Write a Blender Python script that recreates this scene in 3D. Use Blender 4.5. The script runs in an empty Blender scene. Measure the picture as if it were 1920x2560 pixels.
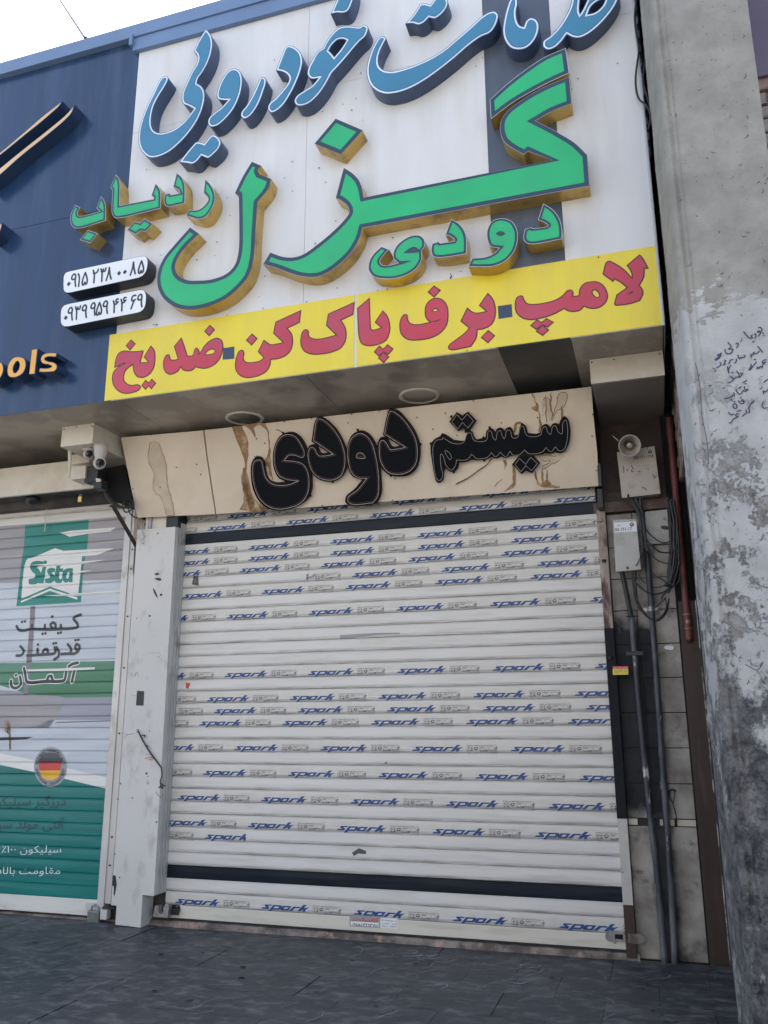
import bpy, bmesh, math, random, unicodedata
import numpy as np
from mathutils import Vector, noise
from mathutils.geometry import delaunay_2d_cdt
random.seed(7)
R = math.radians
sc = bpy.context.scene
C = sc.collection

# ------------------------------------------------------------------ camera
DIST, EYE, FPX = 6.2, 1.46, 2105.2          # camera stands 6.2 m in front of the shutters, eye height 1.46 m
CAM_M = np.array([[0.95305426, 0.30277119, -0.00414526], [-0.0787833, 0.23472699, -0.96886348], [-0.29237095, 0.92370604, 0.24756087]])
_u, _s, _v = np.linalg.svd(CAM_M); CAM_M = _u @ _v
cam = bpy.data.objects.new('camera', bpy.data.cameras.new('camera')); C.objects.link(cam)
from mathutils import Matrix
rot = Matrix(((CAM_M[0][0], -CAM_M[1][0], -CAM_M[2][0]), (CAM_M[0][1], -CAM_M[1][1], -CAM_M[2][1]), (CAM_M[0][2], -CAM_M[1][2], -CAM_M[2][2])))
cam.matrix_world = Matrix.Translation((0, -DIST, EYE)) @ rot.to_4x4()
cam.data.sensor_fit = 'HORIZONTAL'; cam.data.sensor_width = 36; cam.data.lens = 36 * FPX / 1920
cam.data.clip_start = .05; cam.data.clip_end = 2000
sc.camera = cam
# ------------------------------------------------------------------ world, sun, exposure
w = bpy.data.worlds.new('World'); sc.world = w; w.use_nodes = True
nt = w.node_tree; bg = nt.nodes['Background']
sky = nt.nodes.new('ShaderNodeTexSky'); sky.sky_type = 'NISHITA'; sky.sun_disc = False
SUN_EL, SUN_AZ = R(57), R(-32)               # behind the shops, to the left; azimuth measured clockwise from +Y
sky.sun_elevation = SUN_EL; sky.sun_rotation = SUN_AZ; sky.dust_density = 2.5; sky.air_density = 1.0; sky.altitude = 900
hs_ = nt.nodes.new('ShaderNodeHueSaturation'); hs_.inputs['Saturation'].default_value = .68   # hazy summer sky
nt.links.new(sky.outputs[0], hs_.inputs['Color']); nt.links.new(hs_.outputs[0], bg.inputs[0]); bg.inputs[1].default_value = .15
sun = bpy.data.objects.new('sun', bpy.data.lights.new('sun', 'SUN')); C.objects.link(sun)
sun.data.energy = 4.5; sun.data.angle = R(.5); sun.data.color = (1, .95, .86)
sd = Vector((math.sin(SUN_AZ) * math.cos(SUN_EL), math.cos(SUN_AZ) * math.cos(SUN_EL), math.sin(SUN_EL)))
sun.rotation_euler = sd.to_track_quat('Z', 'Y').to_euler()
sc.view_settings.view_transform = 'Standard'; sc.view_settings.look = 'None'; sc.view_settings.gamma = 1
sc.view_settings.use_curve_mapping = False; sc.view_settings.exposure = 1.7
sc.cycles.max_bounces = 8; sc.cycles.diffuse_bounces = 5

# ------------------------------------------------------------------ pixel helpers: where a photographed point lies on a real plane
def ray(px, py):
    r = CAM_M.T @ np.array([(px - 960) / FPX, (py - 1280) / FPX, 1.0]); return r / r[1]
def at(px, py, Y):
    r = ray(px, py); d = DIST + Y
    return (r[0] * d, EYE + r[2] * d)
CR = dict(A=(340, 20, .217), B=(600, 0, .217), C=(860, 0, .24111), D=(1200, 0, .24111), E=(160, 420, .18083), F=(140, 640, .15672),
          G=(900, 500, .31344), H=(1040, 80, .29832), I=(640, 100, .29831), J=(300, 380, .36166), K=(260, 780, .24111), L=(580, 720, .24111),
          N=(880, 680, .24111), O=(1260, 620, .24111), P=(1060, 980, .22905), Q=(620, 1020, .26522), S=(1150, 1730, .15672),
          T=(0, 160, .40698), U=(0, 1260, .25316), V=(0, 1800, .28933), W=(1740, 780, .13565), X=(0, 0, 1),
          R1=(1420, 840, .30139), R2=(1460, 1260, .19894), R3=(1460, 1640, .27728), R4=(1460, 2060, .27728), Z1=(100, 1000, .25316),
          Z5=(1560, 0, .25316), Z6=(1560, 500, .27129), Z7=(380, 2040, .37372), Z8=(1000, 2040, .38577), M=(1480, 1060, .13261))
def pts(crop, s):
    """'x,y x,y! ...' in a crop's pixels -> [(px, py, corner)]; a token like 'H:' switches crop"""
    out = []
    for t in s.split():
        if t[-1] == ':': crop = t[:-1]; continue
        c = t[-1] == '!'; x, y = t.rstrip('!').split(',')
        o = CR[crop]; out.append((o[0] + float(x) * o[2], o[1] + float(y) * o[2], c))
    return out
def spline(P, closed=True, n=5):
    """P: [(x, y, corner)] -> dense 2D loop, Catmull-Rom between the corners"""
    m = len(P); out = []
    for i in range(m if closed else m - 1):
        p1 = P[i]; p2 = P[(i + 1) % m]
        p0 = P[(i - 1) % m] if (closed or i > 0) else p1
        p3 = P[(i + 2) % m] if (closed or i + 2 < m) else p2
        if p1[2]: p0 = (2 * p1[0] - p2[0], 2 * p1[1] - p2[1])
        if p2[2]: p3 = (2 * p2[0] - p1[0], 2 * p2[1] - p1[1])
        if p1[2] and p2[2]: out.append((p1[0], p1[1])); continue
        d01 = max(math.dist(p0[:2], p1[:2]), 1e-6) ** .5; d12 = max(math.dist(p1[:2], p2[:2]), 1e-6) ** .5; d23 = max(math.dist(p2[:2], p3[:2]), 1e-6) ** .5
        for k in range(n):
            t = k / n; q = []
            for a in (0, 1):
                m1 = (p2[a] - p1[a]) + d12 * ((p1[a] - p0[a]) / d01 - (p2[a] - p0[a]) / (d01 + d12))
                m2 = (p2[a] - p1[a]) + d12 * ((p3[a] - p2[a]) / d23 - (p3[a] - p1[a]) / (d12 + d23))
                q.append((2 * t**3 - 3 * t * t + 1) * p1[a] + (t**3 - 2 * t * t + t) * m1 + (-2 * t**3 + 3 * t * t) * p2[a] + (t**3 - t * t) * m2)
            out.append(tuple(q))
    if not closed: out.append(P[-1][:2])
    return out
def loop(crop, s, Y, n=5):
    """traced outline -> dense loop of (X, Z) on the plane Y"""
    return [at(x, y, Y) for x, y in spline(pts(crop, s), True, n)]
def area(L): return .5 * sum(L[i][0] * L[(i + 1) % len(L)][1] - L[(i + 1) % len(L)][0] * L[i][1] for i in range(len(L)))
def ccw(L): return L if area(L) > 0 else L[::-1]
def wind(pt, L):
    L = np.asarray(L); M = np.roll(L, -1, 0); x = pt[:, 0][:, None]; y = pt[:, 1][:, None]
    cr = (M[:, 0] - L[:, 0]) * (y - L[:, 1]) - (x - L[:, 0]) * (M[:, 1] - L[:, 1])
    return ((L[:, 1] <= y) & (M[:, 1] > y) & (cr > 0)).sum(1) - ((L[:, 1] > y) & (M[:, 1] <= y) & (cr < 0)).sum(1)
def fill(outer, holes=(), zb=()):
    """union of the outer loops minus the holes -> 2D verts, triangles; zb adds horizontal fold lines"""
    outer = [ccw(L) for L in outer]; V = []; E = []
    for L in list(outer) + list(holes):
        b = len(V); V += [Vector(p) for p in L]; E += [(b + i, b + (i + 1) % len(L)) for i in range(len(L))]
    xs = [v.x for v in V]; zs = [v.y for v in V]
    for z in zb:
        if min(zs) < z < max(zs): b = len(V); V += [Vector((min(xs) - .01, z)), Vector((max(xs) + .01, z))]; E.append((b, b + 1))
    v, e, f, *_ = delaunay_2d_cdt(V, E, [], 0, 1e-6)
    if not f: return [], []
    v = np.array([tuple(p) for p in v]); f = np.array([t for t in f if len(t) == 3]); c = v[f].mean(1)
    wn = np.zeros(len(c), int)
    for L in outer: wn += np.maximum(wind(c, L), 0)
    keep = wn > 0
    for L in holes: keep &= wind(c, ccw(L)) == 0
    return [tuple(p) for p in v], [tuple(int(i) for i in t) for t in f[keep]]
def inset(L, d):
    """parallel loop d inside (metres)"""
    L = ccw(L); n = len(L); out = []
    L = [L[i] for i in range(n) if math.dist(L[i], L[i - 1]) > 1e-5]; n = len(L)
    for i in range(n):
        a, b, c = L[i - 1], L[i], L[(i + 1) % n]
        u = Vector((b[0] - a[0], b[1] - a[1])).normalized(); v = Vector((c[0] - b[0], c[1] - b[1])).normalized()
        n1 = Vector((-u.y, u.x)); n2 = Vector((-v.y, v.x)); k = 1 + n1.dot(n2)
        m = (n1 + n2) / max(k, .35)
        out.append((b[0] + m.x * d, b[1] + m.y * d))
    return out
def stroke(P, wd, cap=True):
    """open 2D polyline -> outline loops (to be united by fill)"""
    out = []; h = wd / 2
    for i in range(len(P) - 1):
        a, b = Vector(P[i]), Vector(P[i + 1])
        if (b - a).length < 1e-6: continue
        n = (b - a).normalized().orthogonal() * h
        out.append([tuple(a + n), tuple(b + n), tuple(b - n), tuple(a - n)])
    for p in (P if cap else P[1:-1]):
        out.append([(p[0] + h * math.cos(k * math.pi / 3 + .1), p[1] + h * math.sin(k * math.pi / 3 + .1)) for k in range(6)])
    return out
def stk(crop, s, Y, wd, closed=False, n=3):
    P = spline(pts(crop, s), closed, n)
    if closed: P.append(P[0])
    return stroke([at(x, y, Y) for x, y in P], wd)

# ------------------------------------------------------------------ objects
def wloc(o):
    v = Vector((0, 0, 0))
    while o: v = v + o.location; o = o.parent
    return v
def tag(o, label=None, cat=None, group=None, kind=None):
    for k, v in (('label', label), ('category', cat), ('group', group), ('kind', kind)):
        if v: o[k] = v
    return o
def thing(name, label, cat, loc, group=None):
    o = bpy.data.objects.new(name, None); C.objects.link(o); o.location = loc; o.empty_display_size = .1
    return tag(o, label, cat, group)
def obj(name, V, F, m, parent=None, kind=None, label=None, loc=None, smooth=False):
    base = wloc(parent) if parent else Vector((0, 0, 0)); off = Vector(loc) if loc is not None else Vector((0, 0, 0))
    me = bpy.data.meshes.new(name); b = base + off
    me.from_pydata([(v[0] - b.x, v[1] - b.y, v[2] - b.z) for v in V], [], F); me.update()
    if smooth: me.polygons.foreach_set('use_smooth', [True] * len(me.polygons))
    for x in (m if isinstance(m, (list, tuple)) else [m]): me.materials.append(x)
    o = bpy.data.objects.new(name, me); C.objects.link(o); o.parent = parent; o.location = off
    if kind: o['kind'] = kind
    if label: o['label'] = label
    return o
def lmesh(name, VF, m):
    me = bpy.data.meshes.new(name); me.from_pydata([tuple(v) for v in VF[0]], [], VF[1]); me.materials.append(m); me.update(); return me
def inst(src, parent, loc=(0, 0, 0), rot=(0, 0, 0), m=None, name=None):
    o = src.copy()
    if name: o.name = name
    C.objects.link(o); o.parent = parent; o.location = loc; o.rotation_euler = rot
    if m: o.material_slots[0].link = 'OBJECT'; o.material_slots[0].material = m
    return o
def box(x0, x1, y0, y1, z0, z1, bev=0):
    V = [(x, y, z) for x in (x0, x1) for y in (y0, y1) for z in (z0, z1)]
    F = [(0, 1, 3, 2), (4, 6, 7, 5), (0, 4, 5, 1), (2, 3, 7, 6), (0, 2, 6, 4), (1, 5, 7, 3)]
    if bev:
        bm = bmesh.new(); vs = [bm.verts.new(v) for v in V]
        for f in F: bm.faces.new([vs[i] for i in f])
        bmesh.ops.bevel(bm, geom=bm.edges[:], offset=bev, segments=2, affect='EDGES', profile=.6)
        bm.verts.index_update(); V = [tuple(v.co) for v in bm.verts]; F = [tuple(v.index for v in f.verts) for f in bm.faces]; bm.free()
    return V, F
def join(*parts):
    V = []; F = []
    for v, f in parts: b = len(V); V += list(v); F += [tuple(i + b for i in t) for t in f]
    return V, F
def tube(path, r, n=8, cap=True):
    P = [Vector(p) for p in path]; V = []; F = []; up = None
    for i, p in enumerate(P):
        t = ((P[i + 1] if i + 1 < len(P) else p) - (P[i - 1] if i else p)).normalized()
        if up is None: up = t.orthogonal().normalized()
        up = (up - t * up.dot(t)).normalized(); s = t.cross(up); rr = r[i] if isinstance(r, (list, tuple)) else r
        V += [tuple(p + (up * math.cos(2 * math.pi * k / n) + s * math.sin(2 * math.pi * k / n)) * rr) for k in range(n)]
    for i in range(len(P) - 1):
        for k in range(n): F.append((i * n + k, i * n + (k + 1) % n, (i + 1) * n + (k + 1) % n, (i + 1) * n + k))
    if cap: F += [tuple(range(n))[::-1], tuple(range((len(P) - 1) * n, len(P) * n))]
    return V, F
def smoothpath(P, n=6):
    out = []
    for i in range(len(P) - 1):
        p0 = Vector(P[max(i - 1, 0)]); p1 = Vector(P[i]); p2 = Vector(P[i + 1]); p3 = Vector(P[min(i + 2, len(P) - 1)])
        for k in range(n):
            t = k / n; out.append(.5 * (2 * p1 + (p2 - p0) * t + (2 * p0 - 5 * p1 + 4 * p2 - p3) * t * t + (3 * p1 - p0 - 3 * p2 + p3) * t**3))
    out.append(Vector(P[-1])); return out
def ptube(crop, s, Y, r, n=8, m=5, ys=None):
    """a cable or pipe whose centre line is traced on plane Y (or one Y per point)"""
    Q = pts(crop, s); P = []
    for i, (x, y, c) in enumerate(Q):
        yy = ys[i] if ys else Y; a = at(x, y, yy); P.append((a[0], yy, a[1]))
    return tube(smoothpath(P, m) if m else P, r, n)
def plate(L, Y, th, holes=()):
    """solid slab from XZ loops: front face at Y, th thick towards the wall"""
    v, f = fill(L, holes); V = [(x, Y, z) for x, z in v]; F = [(t[0], t[1], t[2]) for t in f]
    for q, sgn in [(l, 1) for l in L] + [(l, -1) for l in holes]:
        q = ccw(q)[::sgn]; b = len(V); n = len(q)
        V += [(x, Y, z) for x, z in q] + [(x, Y + th, z) for x, z in q]
        F += [(b + i, b + n + i, b + n + (i + 1) % n, b + (i + 1) % n) for i in range(n)]
    return V, F
def sheet(L, Y, holes=()):
    v, f = fill(L, holes); return [(x, Y, z) for x, z in v], f
def lathe(prof, n=24):
    """profile [(r, h)] about +Z"""
    V = [(r * math.cos(2 * math.pi * k / n), r * math.sin(2 * math.pi * k / n), h) for r, h in prof for k in range(n)]
    F = [(i * n + k, i * n + (k + 1) % n, (i + 1) * n + (k + 1) % n, (i + 1) * n + k) for i in range(len(prof) - 1) for k in range(n)]
    return V, F
def xf(VF, M): return [tuple(M @ Vector(v)) for v in VF[0]], VF[1]

# text -> triangles (XZ), Persian joined with presentation forms
FORMS = {}
for cp in list(range(0xFB50, 0xFC00)) + list(range(0xFE70, 0xFEFD)):
    d = unicodedata.decomposition(chr(cp)).split()
    if len(d) == 2 and d[0] in ('<isolated>', '<final>', '<initial>', '<medial>'): FORMS.setdefault(chr(int(d[1], 16)), {})[d[0]] = chr(cp)
def shape_fa(s):
    out = []
    for i, c in enumerate(s):
        f = FORMS.get(c)
        if not f: out.append(c); continue
        prev = FORMS.get(s[i - 1]) if i else None; nx = FORMS.get(s[i + 1]) if i + 1 < len(s) else None
        jp = prev is not None and '<initial>' in prev; jn = nx is not None and '<initial>' in f and '<final>' in nx
        k = '<medial>' if jp and jn else '<final>' if jp else '<initial>' if jn else '<isolated>'
        out.append(f.get(k) or f.get('<isolated>') or c)
    return ''.join(out[::-1])
def text_tris(s, h, bold=0.0, shear=0.0, res=2):
    c = bpy.data.curves.new('text', 'FONT'); c.body = s; c.size = 1; c.offset = bold; c.shear = shear; c.resolution_u = res
    o = bpy.data.objects.new('text', c); C.objects.link(o)
    me = o.evaluated_get(bpy.context.evaluated_depsgraph_get()).to_mesh(); me.calc_loop_triangles()
    V = [(v.co.x * h / .73, v.co.y * h / .73) for v in me.vertices]; F = [tuple(t.vertices) for t in me.loop_triangles]
    o.to_mesh_clear(); bpy.data.objects.remove(o); bpy.data.curves.remove(c)
    return V, F
def text_on(crop, p0, p1, s, h_px, Y, bold=0, shear=0, fa=False, align='fit'):
    """text whose baseline runs from p0 to p1 (crop px), h_px tall, on the plane Y"""
    V, F = text_tris(shape_fa(s) if fa else s, 1, bold, shear)
    o = CR[crop]; a = (o[0] + p0[0] * o[2], o[1] + p0[1] * o[2]); b = (o[0] + p1[0] * o[2], o[1] + p1[1] * o[2])
    wd = max(v[0] for v in V) - min(v[0] for v in V); x0 = min(v[0] for v in V); h = h_px * o[2]
    A = at(*a, Y); B = at(*b, Y); U = at(a[0], a[1] - h, Y); hz = U[1] - A[1]
    return [(A[0] + (B[0] - A[0]) * (x - x0) / wd, Y, A[1] + (B[1] - A[1]) * (x - x0) / wd + hz * y) for x, y in V], F

# ------------------------------------------------------------------ materials
def mat(name, col, rough=.6, metal=0, vary=.12, vscale=3.0, dirt=None, dscale=2.0, dcov=.5, dsharp=.12, stretch=(1, 1, 1), bump=0, bscale=40, spec=.5, dirt2=None, coat=0):
    """base colour with soft variation, a dirt colour in noisy patches, small bump"""
    m = bpy.data.materials.new(name); m.use_nodes = True; t = m.node_tree; N = t.nodes; Lk = t.links; b = N['Principled BSDF']
    b.inputs['Roughness'].default_value = rough; b.inputs['Metallic'].default_value = metal; b.inputs['Specular IOR Level'].default_value = spec
    b.inputs['Coat Weight'].default_value = coat
    g = N.new('ShaderNodeNewGeometry'); mp = N.new('ShaderNodeMapping'); Lk.new(g.outputs['Position'], mp.inputs[0]); mp.inputs['Scale'].default_value = stretch
    n1 = N.new('ShaderNodeTexNoise'); n1.inputs['Scale'].default_value = vscale; n1.inputs['Detail'].default_value = 6; Lk.new(mp.outputs[0], n1.inputs['Vector'])
    mr = N.new('ShaderNodeMapRange'); mr.inputs[1].default_value = .3; mr.inputs[2].default_value = .7; mr.inputs[3].default_value = 1 - vary; mr.inputs[4].default_value = 1 + vary
    Lk.new(n1.outputs[0], mr.inputs[0])
    mx = N.new('ShaderNodeMix'); mx.data_type = 'RGBA'; mx.blend_type = 'MULTIPLY'; mx.inputs[0].default_value = 1; mx.inputs[6].default_value = (*col, 1)
    Lk.new(mr.outputs[0], mx.inputs[7]); out = mx.outputs[2]
    def layer(out, dc, sc_, cov, sh, seed):
        n = N.new('ShaderNodeTexNoise'); n.noise_dimensions = '4D'; n.inputs['W'].default_value = seed; n.inputs['Scale'].default_value = sc_; n.inputs['Detail'].default_value = 9; n.inputs['Roughness'].default_value = .62
        Lk.new(mp.outputs[0], n.inputs['Vector'])
        r = N.new('ShaderNodeMapRange'); r.inputs[1].default_value = 1 - cov - sh; r.inputs[2].default_value = 1 - cov + sh; r.inputs[3].default_value = 0; r.inputs[4].default_value = dc[3] if len(dc) > 3 else 1
        Lk.new(n.outputs[0], r.inputs[0])
        x = N.new('ShaderNodeMix'); x.data_type = 'RGBA'; Lk.new(r.outputs[0], x.inputs[0]); Lk.new(out, x.inputs[6]); x.inputs[7].default_value = (*dc[:3], 1)
        return x.outputs[2]
    if dirt: out = layer(out, dirt, dscale, dcov, dsharp, 1.3)
    if dirt2: out = layer(out, dirt2[0], dirt2[1], dirt2[2], dirt2[3], 7.7)
    Lk.new(out, b.inputs['Base Color'])
    if bump:
        n = N.new('ShaderNodeTexNoise'); n.inputs['Scale'].default_value = bscale; n.inputs['Detail'].default_value = 8; Lk.new(g.outputs['Position'], n.inputs['Vector'])
        bp = N.new('ShaderNodeBump'); bp.inputs['Strength'].default_value = 1; bp.inputs['Distance'].default_value = bump; Lk.new(n.outputs[0], bp.inputs['Height']); Lk.new(bp.outputs[0], b.inputs['Normal'])
    m['out'] = 0
    return m
GR = (.16, .13, .10)
M = dict(
    white_board=mat('white_board', (.64, .645, .65), .32, 0, .05, 1.5, (.5, .45, .38, .35), 1.6, .42, .1, (3, 3, .5), .0006, 90),
    dark_board=mat('dark_board', (.07, .09, .125), .3, 0, .1, 2, (.14, .15, .17, .4), 2.5, .42, .15, (3, 3, .5)),
    navy_board=mat('navy_board', (.015, .040, .100), .22, 0, .15, 1.2, (.10, .14, .20, .25), 2.0, .4, .12, (4, 4, .4), .0005, 60),
    coping=mat('coping', (.13, .21, .36), .35, 0, .08, 2, (.12, .15, .2, .3), 3, .42, .15),
    yellow=mat('yellow_vinyl', (.76, .62, .04), .38, 0, .07, 1.1, (.62, .50, .10, .5), 2.2, .42, .14, (2.5, 2.5, .6), .0004, 60),
    red=mat('red_ink', (.52, .035, .06), .38, 0, .12, 2.2, (.42, .08, .14, .6), 1.6, .5, .12),
    red_edge=mat('dark_red_edge', (.10, .03, .03), .5), blue_square=mat('blue_square', (.03, .055, .10), .4),
    green=mat('green_face', (.018, .42, .155), .28, 0, .08, 2.5, (.05, .30, .17, .5), 3, .4, .12),
    green_edge=mat('green_edge', (.022, .05, .085), .35), edge_line=mat('edge_line', (.5, .52, .55), .3),
    blue=mat('blue_face', (.045, .20, .335), .3, 0, .07, 2), blue_line=mat('blue_white_line', (.62, .72, .85), .35), blue_side=mat('blue_side', (.045, .075, .15), .4, 0, .15, 3),
    gold=mat('gold_side', (.58, .40, .13), .33, .55, .12, 3, (.22, .15, .07, .8), 6, .42, .08, (1, 1, 1), .0006, 25),
    navy_side=mat('navy_side', (.022, .045, .10), .35, 0, .1), gold_face=mat('gold_face', (.78, .40, .07), .35, 0, .06), gold_pale=mat('gold_pale', (.66, .45, .25), .35, 0, .06),
    plate_white=mat('number_plate_white', (.74, .77, .8), .35, 0, .04), plate_ink=mat('number_ink', (.02, .03, .035), .4), plate_side=mat('number_plate_side', (.02, .026, .035), .4, 0, .2, 5),
    soffit=mat('soffit', (.38, .335, .28), .30, 0, .1, 1.5, (.25, .215, .18, .85), 2.2, .5, .03, (1, 1, 1), .0008, 30, dirt2=((.46, .42, .36, .6), 1.7, .43, .04)),
    soffit_dark=mat('soffit_dark', (.03, .034, .034), .4, 0, .12, 3, (.10, .10, .10, .5), 3, .42, .12),
    cream=mat('cream_panel', (.70, .61, .49), .42, 0, .05, 1.6, (.50, .40, .29, .5), 2.2, .4, .12, (1, 1, 1), .0005, 40),
    cream2=mat('cream_box', (.62, .58, .50), .45, 0, .07, 3, (.36, .27, .18, .6), 3, .40, .14),
    stain=mat('rust_stain', (.28, .16, .075), .6, 0, .3, 14, (.50, .36, .22, 1), 9, .44, .06), stain_rim=mat('stain_rim', (.25, .15, .07), .6, 0, .3, 14), stain_pale=mat('pale_stain', (.56, .48, .37), .55, 0, .12, 9),
    black=mat('black_letter', (.004, .006, .009), .6, 0, .2, 5, spec=.12), black_edge=mat('black_edge', (.014, .008, .008), .6, 0, .2, 6, spec=.15), led=mat('led_line', (.36, .33, .33), .5, 0, .25, 60), led2=mat('led_red_line', (.10, .04, .045), .5),
    dark=mat('dark_metal', (.012, .016, .022), .45, 0, .3, 6), hole=mat('dark_hole', (.004, .004, .005), .9),
    slat_dark=mat('dark_slat', (.007, .012, .022), .35, spec=.2, metal=0, vary=.2, vscale=6, dirt=(.03, .036, .045, .5), dscale=5, dcov=.42, dsharp=.1, stretch=(.3, 1, 3)),
    rail=mat('aluminium_rail', (.52, .52, .51), .4, .25, .1, 4, (.22, .20, .18, .8), 7, .36, .06, (1, 1, .5), .0004, 60),
    panel=mat('pillar_panel', (.57, .565, .545), .5, 0, .06, 2, (.34, .32, .29, .6), 9, .38, .07, (1, 1, .6), .0006, 50, dirt2=((.10, .09, .09, .8), 22, .30, .02)),
    ink=mat('print_blue', (.014, .062, .215), .4, 0, .12, 20), ink_grey=mat('print_grey', (.08, .08, .09), .5), ink_light=mat('print_light', (.30, .30, .31), .5), ink_film=mat('print_film', (.60, .585, .54), .3, 0, .06, 10),
    teal=mat('teal_print', (.0, .19, .155), .33, 0, .12, 2.5, (.02, .28, .24, .6), 3, .42, .12, (.4, 1, 3)), teal_low=mat('teal_print_low', (.0, .155, .145), .33, 0, .16, 3, (.02, .25, .23, .7), 3, .42, .1, (.25, 1, 5)),
    print_white=mat('print_white', (.72, .72, .70), .4, 0, .05, 5, (.4, .38, .34, .5), 8, .36, .06, (.3, 1, 3)),
    print_dark=mat('print_dark', (.045, .045, .06), .4), print_band=mat('print_band', (.20, .19, .22), .4), print_green=mat('print_green', (.05, .19, .10), .4, 0, .2, 3, (.12, .27, .20, .8), 2.2, .45, .15, (.3, 1, 4)),
    print_lilac=mat('print_lilac', (.30, .31, .37), .4, 0, .12, 3, None, 2, .5, .1, (.3, 1, 4)), print_sky=mat('print_sky', (.47, .52, .58), .4, 0, .14, 3, (.62, .65, .68, .7), 2.3, .45, .15, (.4, 1, 5)),
    print_mauve=mat('print_mauve', (.28, .27, .29), .4, 0, .12, 3, (.40, .38, .39, .7), 2.2, .45, .15, (.4, 1, 6)),
    flag_red=mat('flag_red', (.55, .05, .05), .4), flag_gold=mat('flag_gold', (.72, .42, .04), .4), medal=mat('medal_grey', (.30, .34, .38), .35, .3), text_white=mat('text_white', (.72, .80, .80), .4), text_dark=mat('text_dark_teal', (.012, .06, .075), .4),
    rust=mat('rusted_paint', (.30, .25, .21), .6, 0, .15, 5, (.07, .035, .025), 6, .47, .06, (2.5, 1, .7), .0015, 40, dirt2=((.42, .38, .34), 5, .42, .04)),
    brown=mat('brown_steel', (.035, .02, .016), .5, 0, .2, 4, (.07, .055, .045, .6), 6, .4, .08, (3, 1, .4), .0006, 40),
    red_pipe=mat('red_pipe', (.14, .030, .028), .5, 0, .2, 4, (.06, .022, .022, .9), 7, .42, .08), cable=mat('black_cable', (.015, .016, .018), .5, 0, .2, 8), red_wire=mat('red_wire', (.14, .03, .02), .5),
    steel=mat('galvanised', (.32, .33, .34), .38, .6, .15, 8, (.12, .10, .09, .8), 10, .42, .08), meter=mat('meter_box', (.44, .40, .35), .5, 0, .08, 5, (.22, .17, .13, .8), 7, .4, .1, (1, 1, 1), .0008, 30), meter2=mat('meter_box_grey', (.46, .46, .44), .5, 0, .07, 5, (.24, .22, .20, .7), 8, .38, .1, (1, 1, 1), .0006, 40),
    horn=mat('horn_cream', (.40, .36, .31), .5, 0, .1, 12, (.16, .12, .09, .7), 14, .4, .1), camera_white=mat('camera_white', (.46, .43, .39), .35, 0, .05), lens=mat('camera_lens', (.008, .009, .02), .1, 0, 0, 1, spec=.8),
    brass=mat('brass', (.55, .36, .12), .35, .8), padlock=mat('padlock_grey', (.16, .18, .17), .4, .5, .2, 20),
    pipe_paint=mat('painted_pipe', (.15, .155, .165), .5, 0, .25, 5, (.028, .032, .042), 3.5, .52, .08, (1, 1, .35), .0012, 50, dirt2=((.55, .54, .52), 16, .36, .03)),
    wall_dark=mat('recess_wall', (.09, .085, .085), .8, 0, .25, 4, (.03, .03, .032), 3, .48, .12, (1, 1, 1), .003, 30), wall_brown=mat('brown_wall', (.055, .042, .038), .75, 0, .2, 4, (.13, .10, .08), 3, .42, .12, (1, 1, 1), .002, 30),
    threshold=mat('cement_threshold', (.24, .20, .175), .85, 0, .2, 8, (.09, .075, .065), 7, .5, .08, (1, 1, 1), .004, 30, dirt2=((.36, .24, .19), 9, .38, .05)),
    purple=mat('purple_sheet', (.10, .075, .115), .4, 0, .08, 2), mortar=mat('mortar', (.26, .25, .24), .9, 0, .15, 6, None, bump=.004, bscale=30),
    asphalt=mat('asphalt', (.20, .19, .175), .9, 0, .2, 6, bump=.004, bscale=60), joint=mat('pavement_bed', (.040, .040, .042), .9, 0, .2, 5),
    sticker_red=mat('sticker_red', (.55, .04, .06), .4), sticker_yellow=mat('sticker_yellow', (.75, .60, .05), .4), pen=mat('marker_pen', (.035, .025, .085), .5, 0, .2, 40),
)
def slat_material():
    m = mat('white_slat', (.645, .635, .61), .34, 0, .05, 2.5, (.45, .43, .39, .55), 3, .40, .1, (.5, 1, 6))
    t = m.node_tree; N = t.nodes; Lk = t.links; b = N['Principled BSDF']; src = b.inputs['Base Color'].links[0].from_socket
    # road grime that has settled along the lower lip of every slat, broken up by rubbing
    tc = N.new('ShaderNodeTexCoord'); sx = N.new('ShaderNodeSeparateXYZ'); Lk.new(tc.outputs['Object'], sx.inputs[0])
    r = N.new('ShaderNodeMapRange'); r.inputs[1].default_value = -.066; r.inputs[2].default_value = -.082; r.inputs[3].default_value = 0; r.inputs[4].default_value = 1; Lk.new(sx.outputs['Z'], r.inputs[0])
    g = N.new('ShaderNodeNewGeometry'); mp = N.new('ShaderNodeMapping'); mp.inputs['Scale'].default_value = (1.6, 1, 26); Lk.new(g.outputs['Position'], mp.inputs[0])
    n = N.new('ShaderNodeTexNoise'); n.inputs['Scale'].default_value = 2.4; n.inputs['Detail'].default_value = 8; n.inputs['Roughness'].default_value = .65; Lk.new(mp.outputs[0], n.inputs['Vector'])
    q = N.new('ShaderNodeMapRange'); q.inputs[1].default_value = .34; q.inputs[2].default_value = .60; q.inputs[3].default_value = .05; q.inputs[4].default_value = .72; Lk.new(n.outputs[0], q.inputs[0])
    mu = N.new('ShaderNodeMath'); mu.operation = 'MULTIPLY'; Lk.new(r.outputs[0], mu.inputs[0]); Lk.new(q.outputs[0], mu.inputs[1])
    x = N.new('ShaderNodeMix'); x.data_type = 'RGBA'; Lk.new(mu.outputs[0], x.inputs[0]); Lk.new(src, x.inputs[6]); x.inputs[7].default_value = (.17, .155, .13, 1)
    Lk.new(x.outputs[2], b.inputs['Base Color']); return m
M['slat'] = slat_material()
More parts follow.
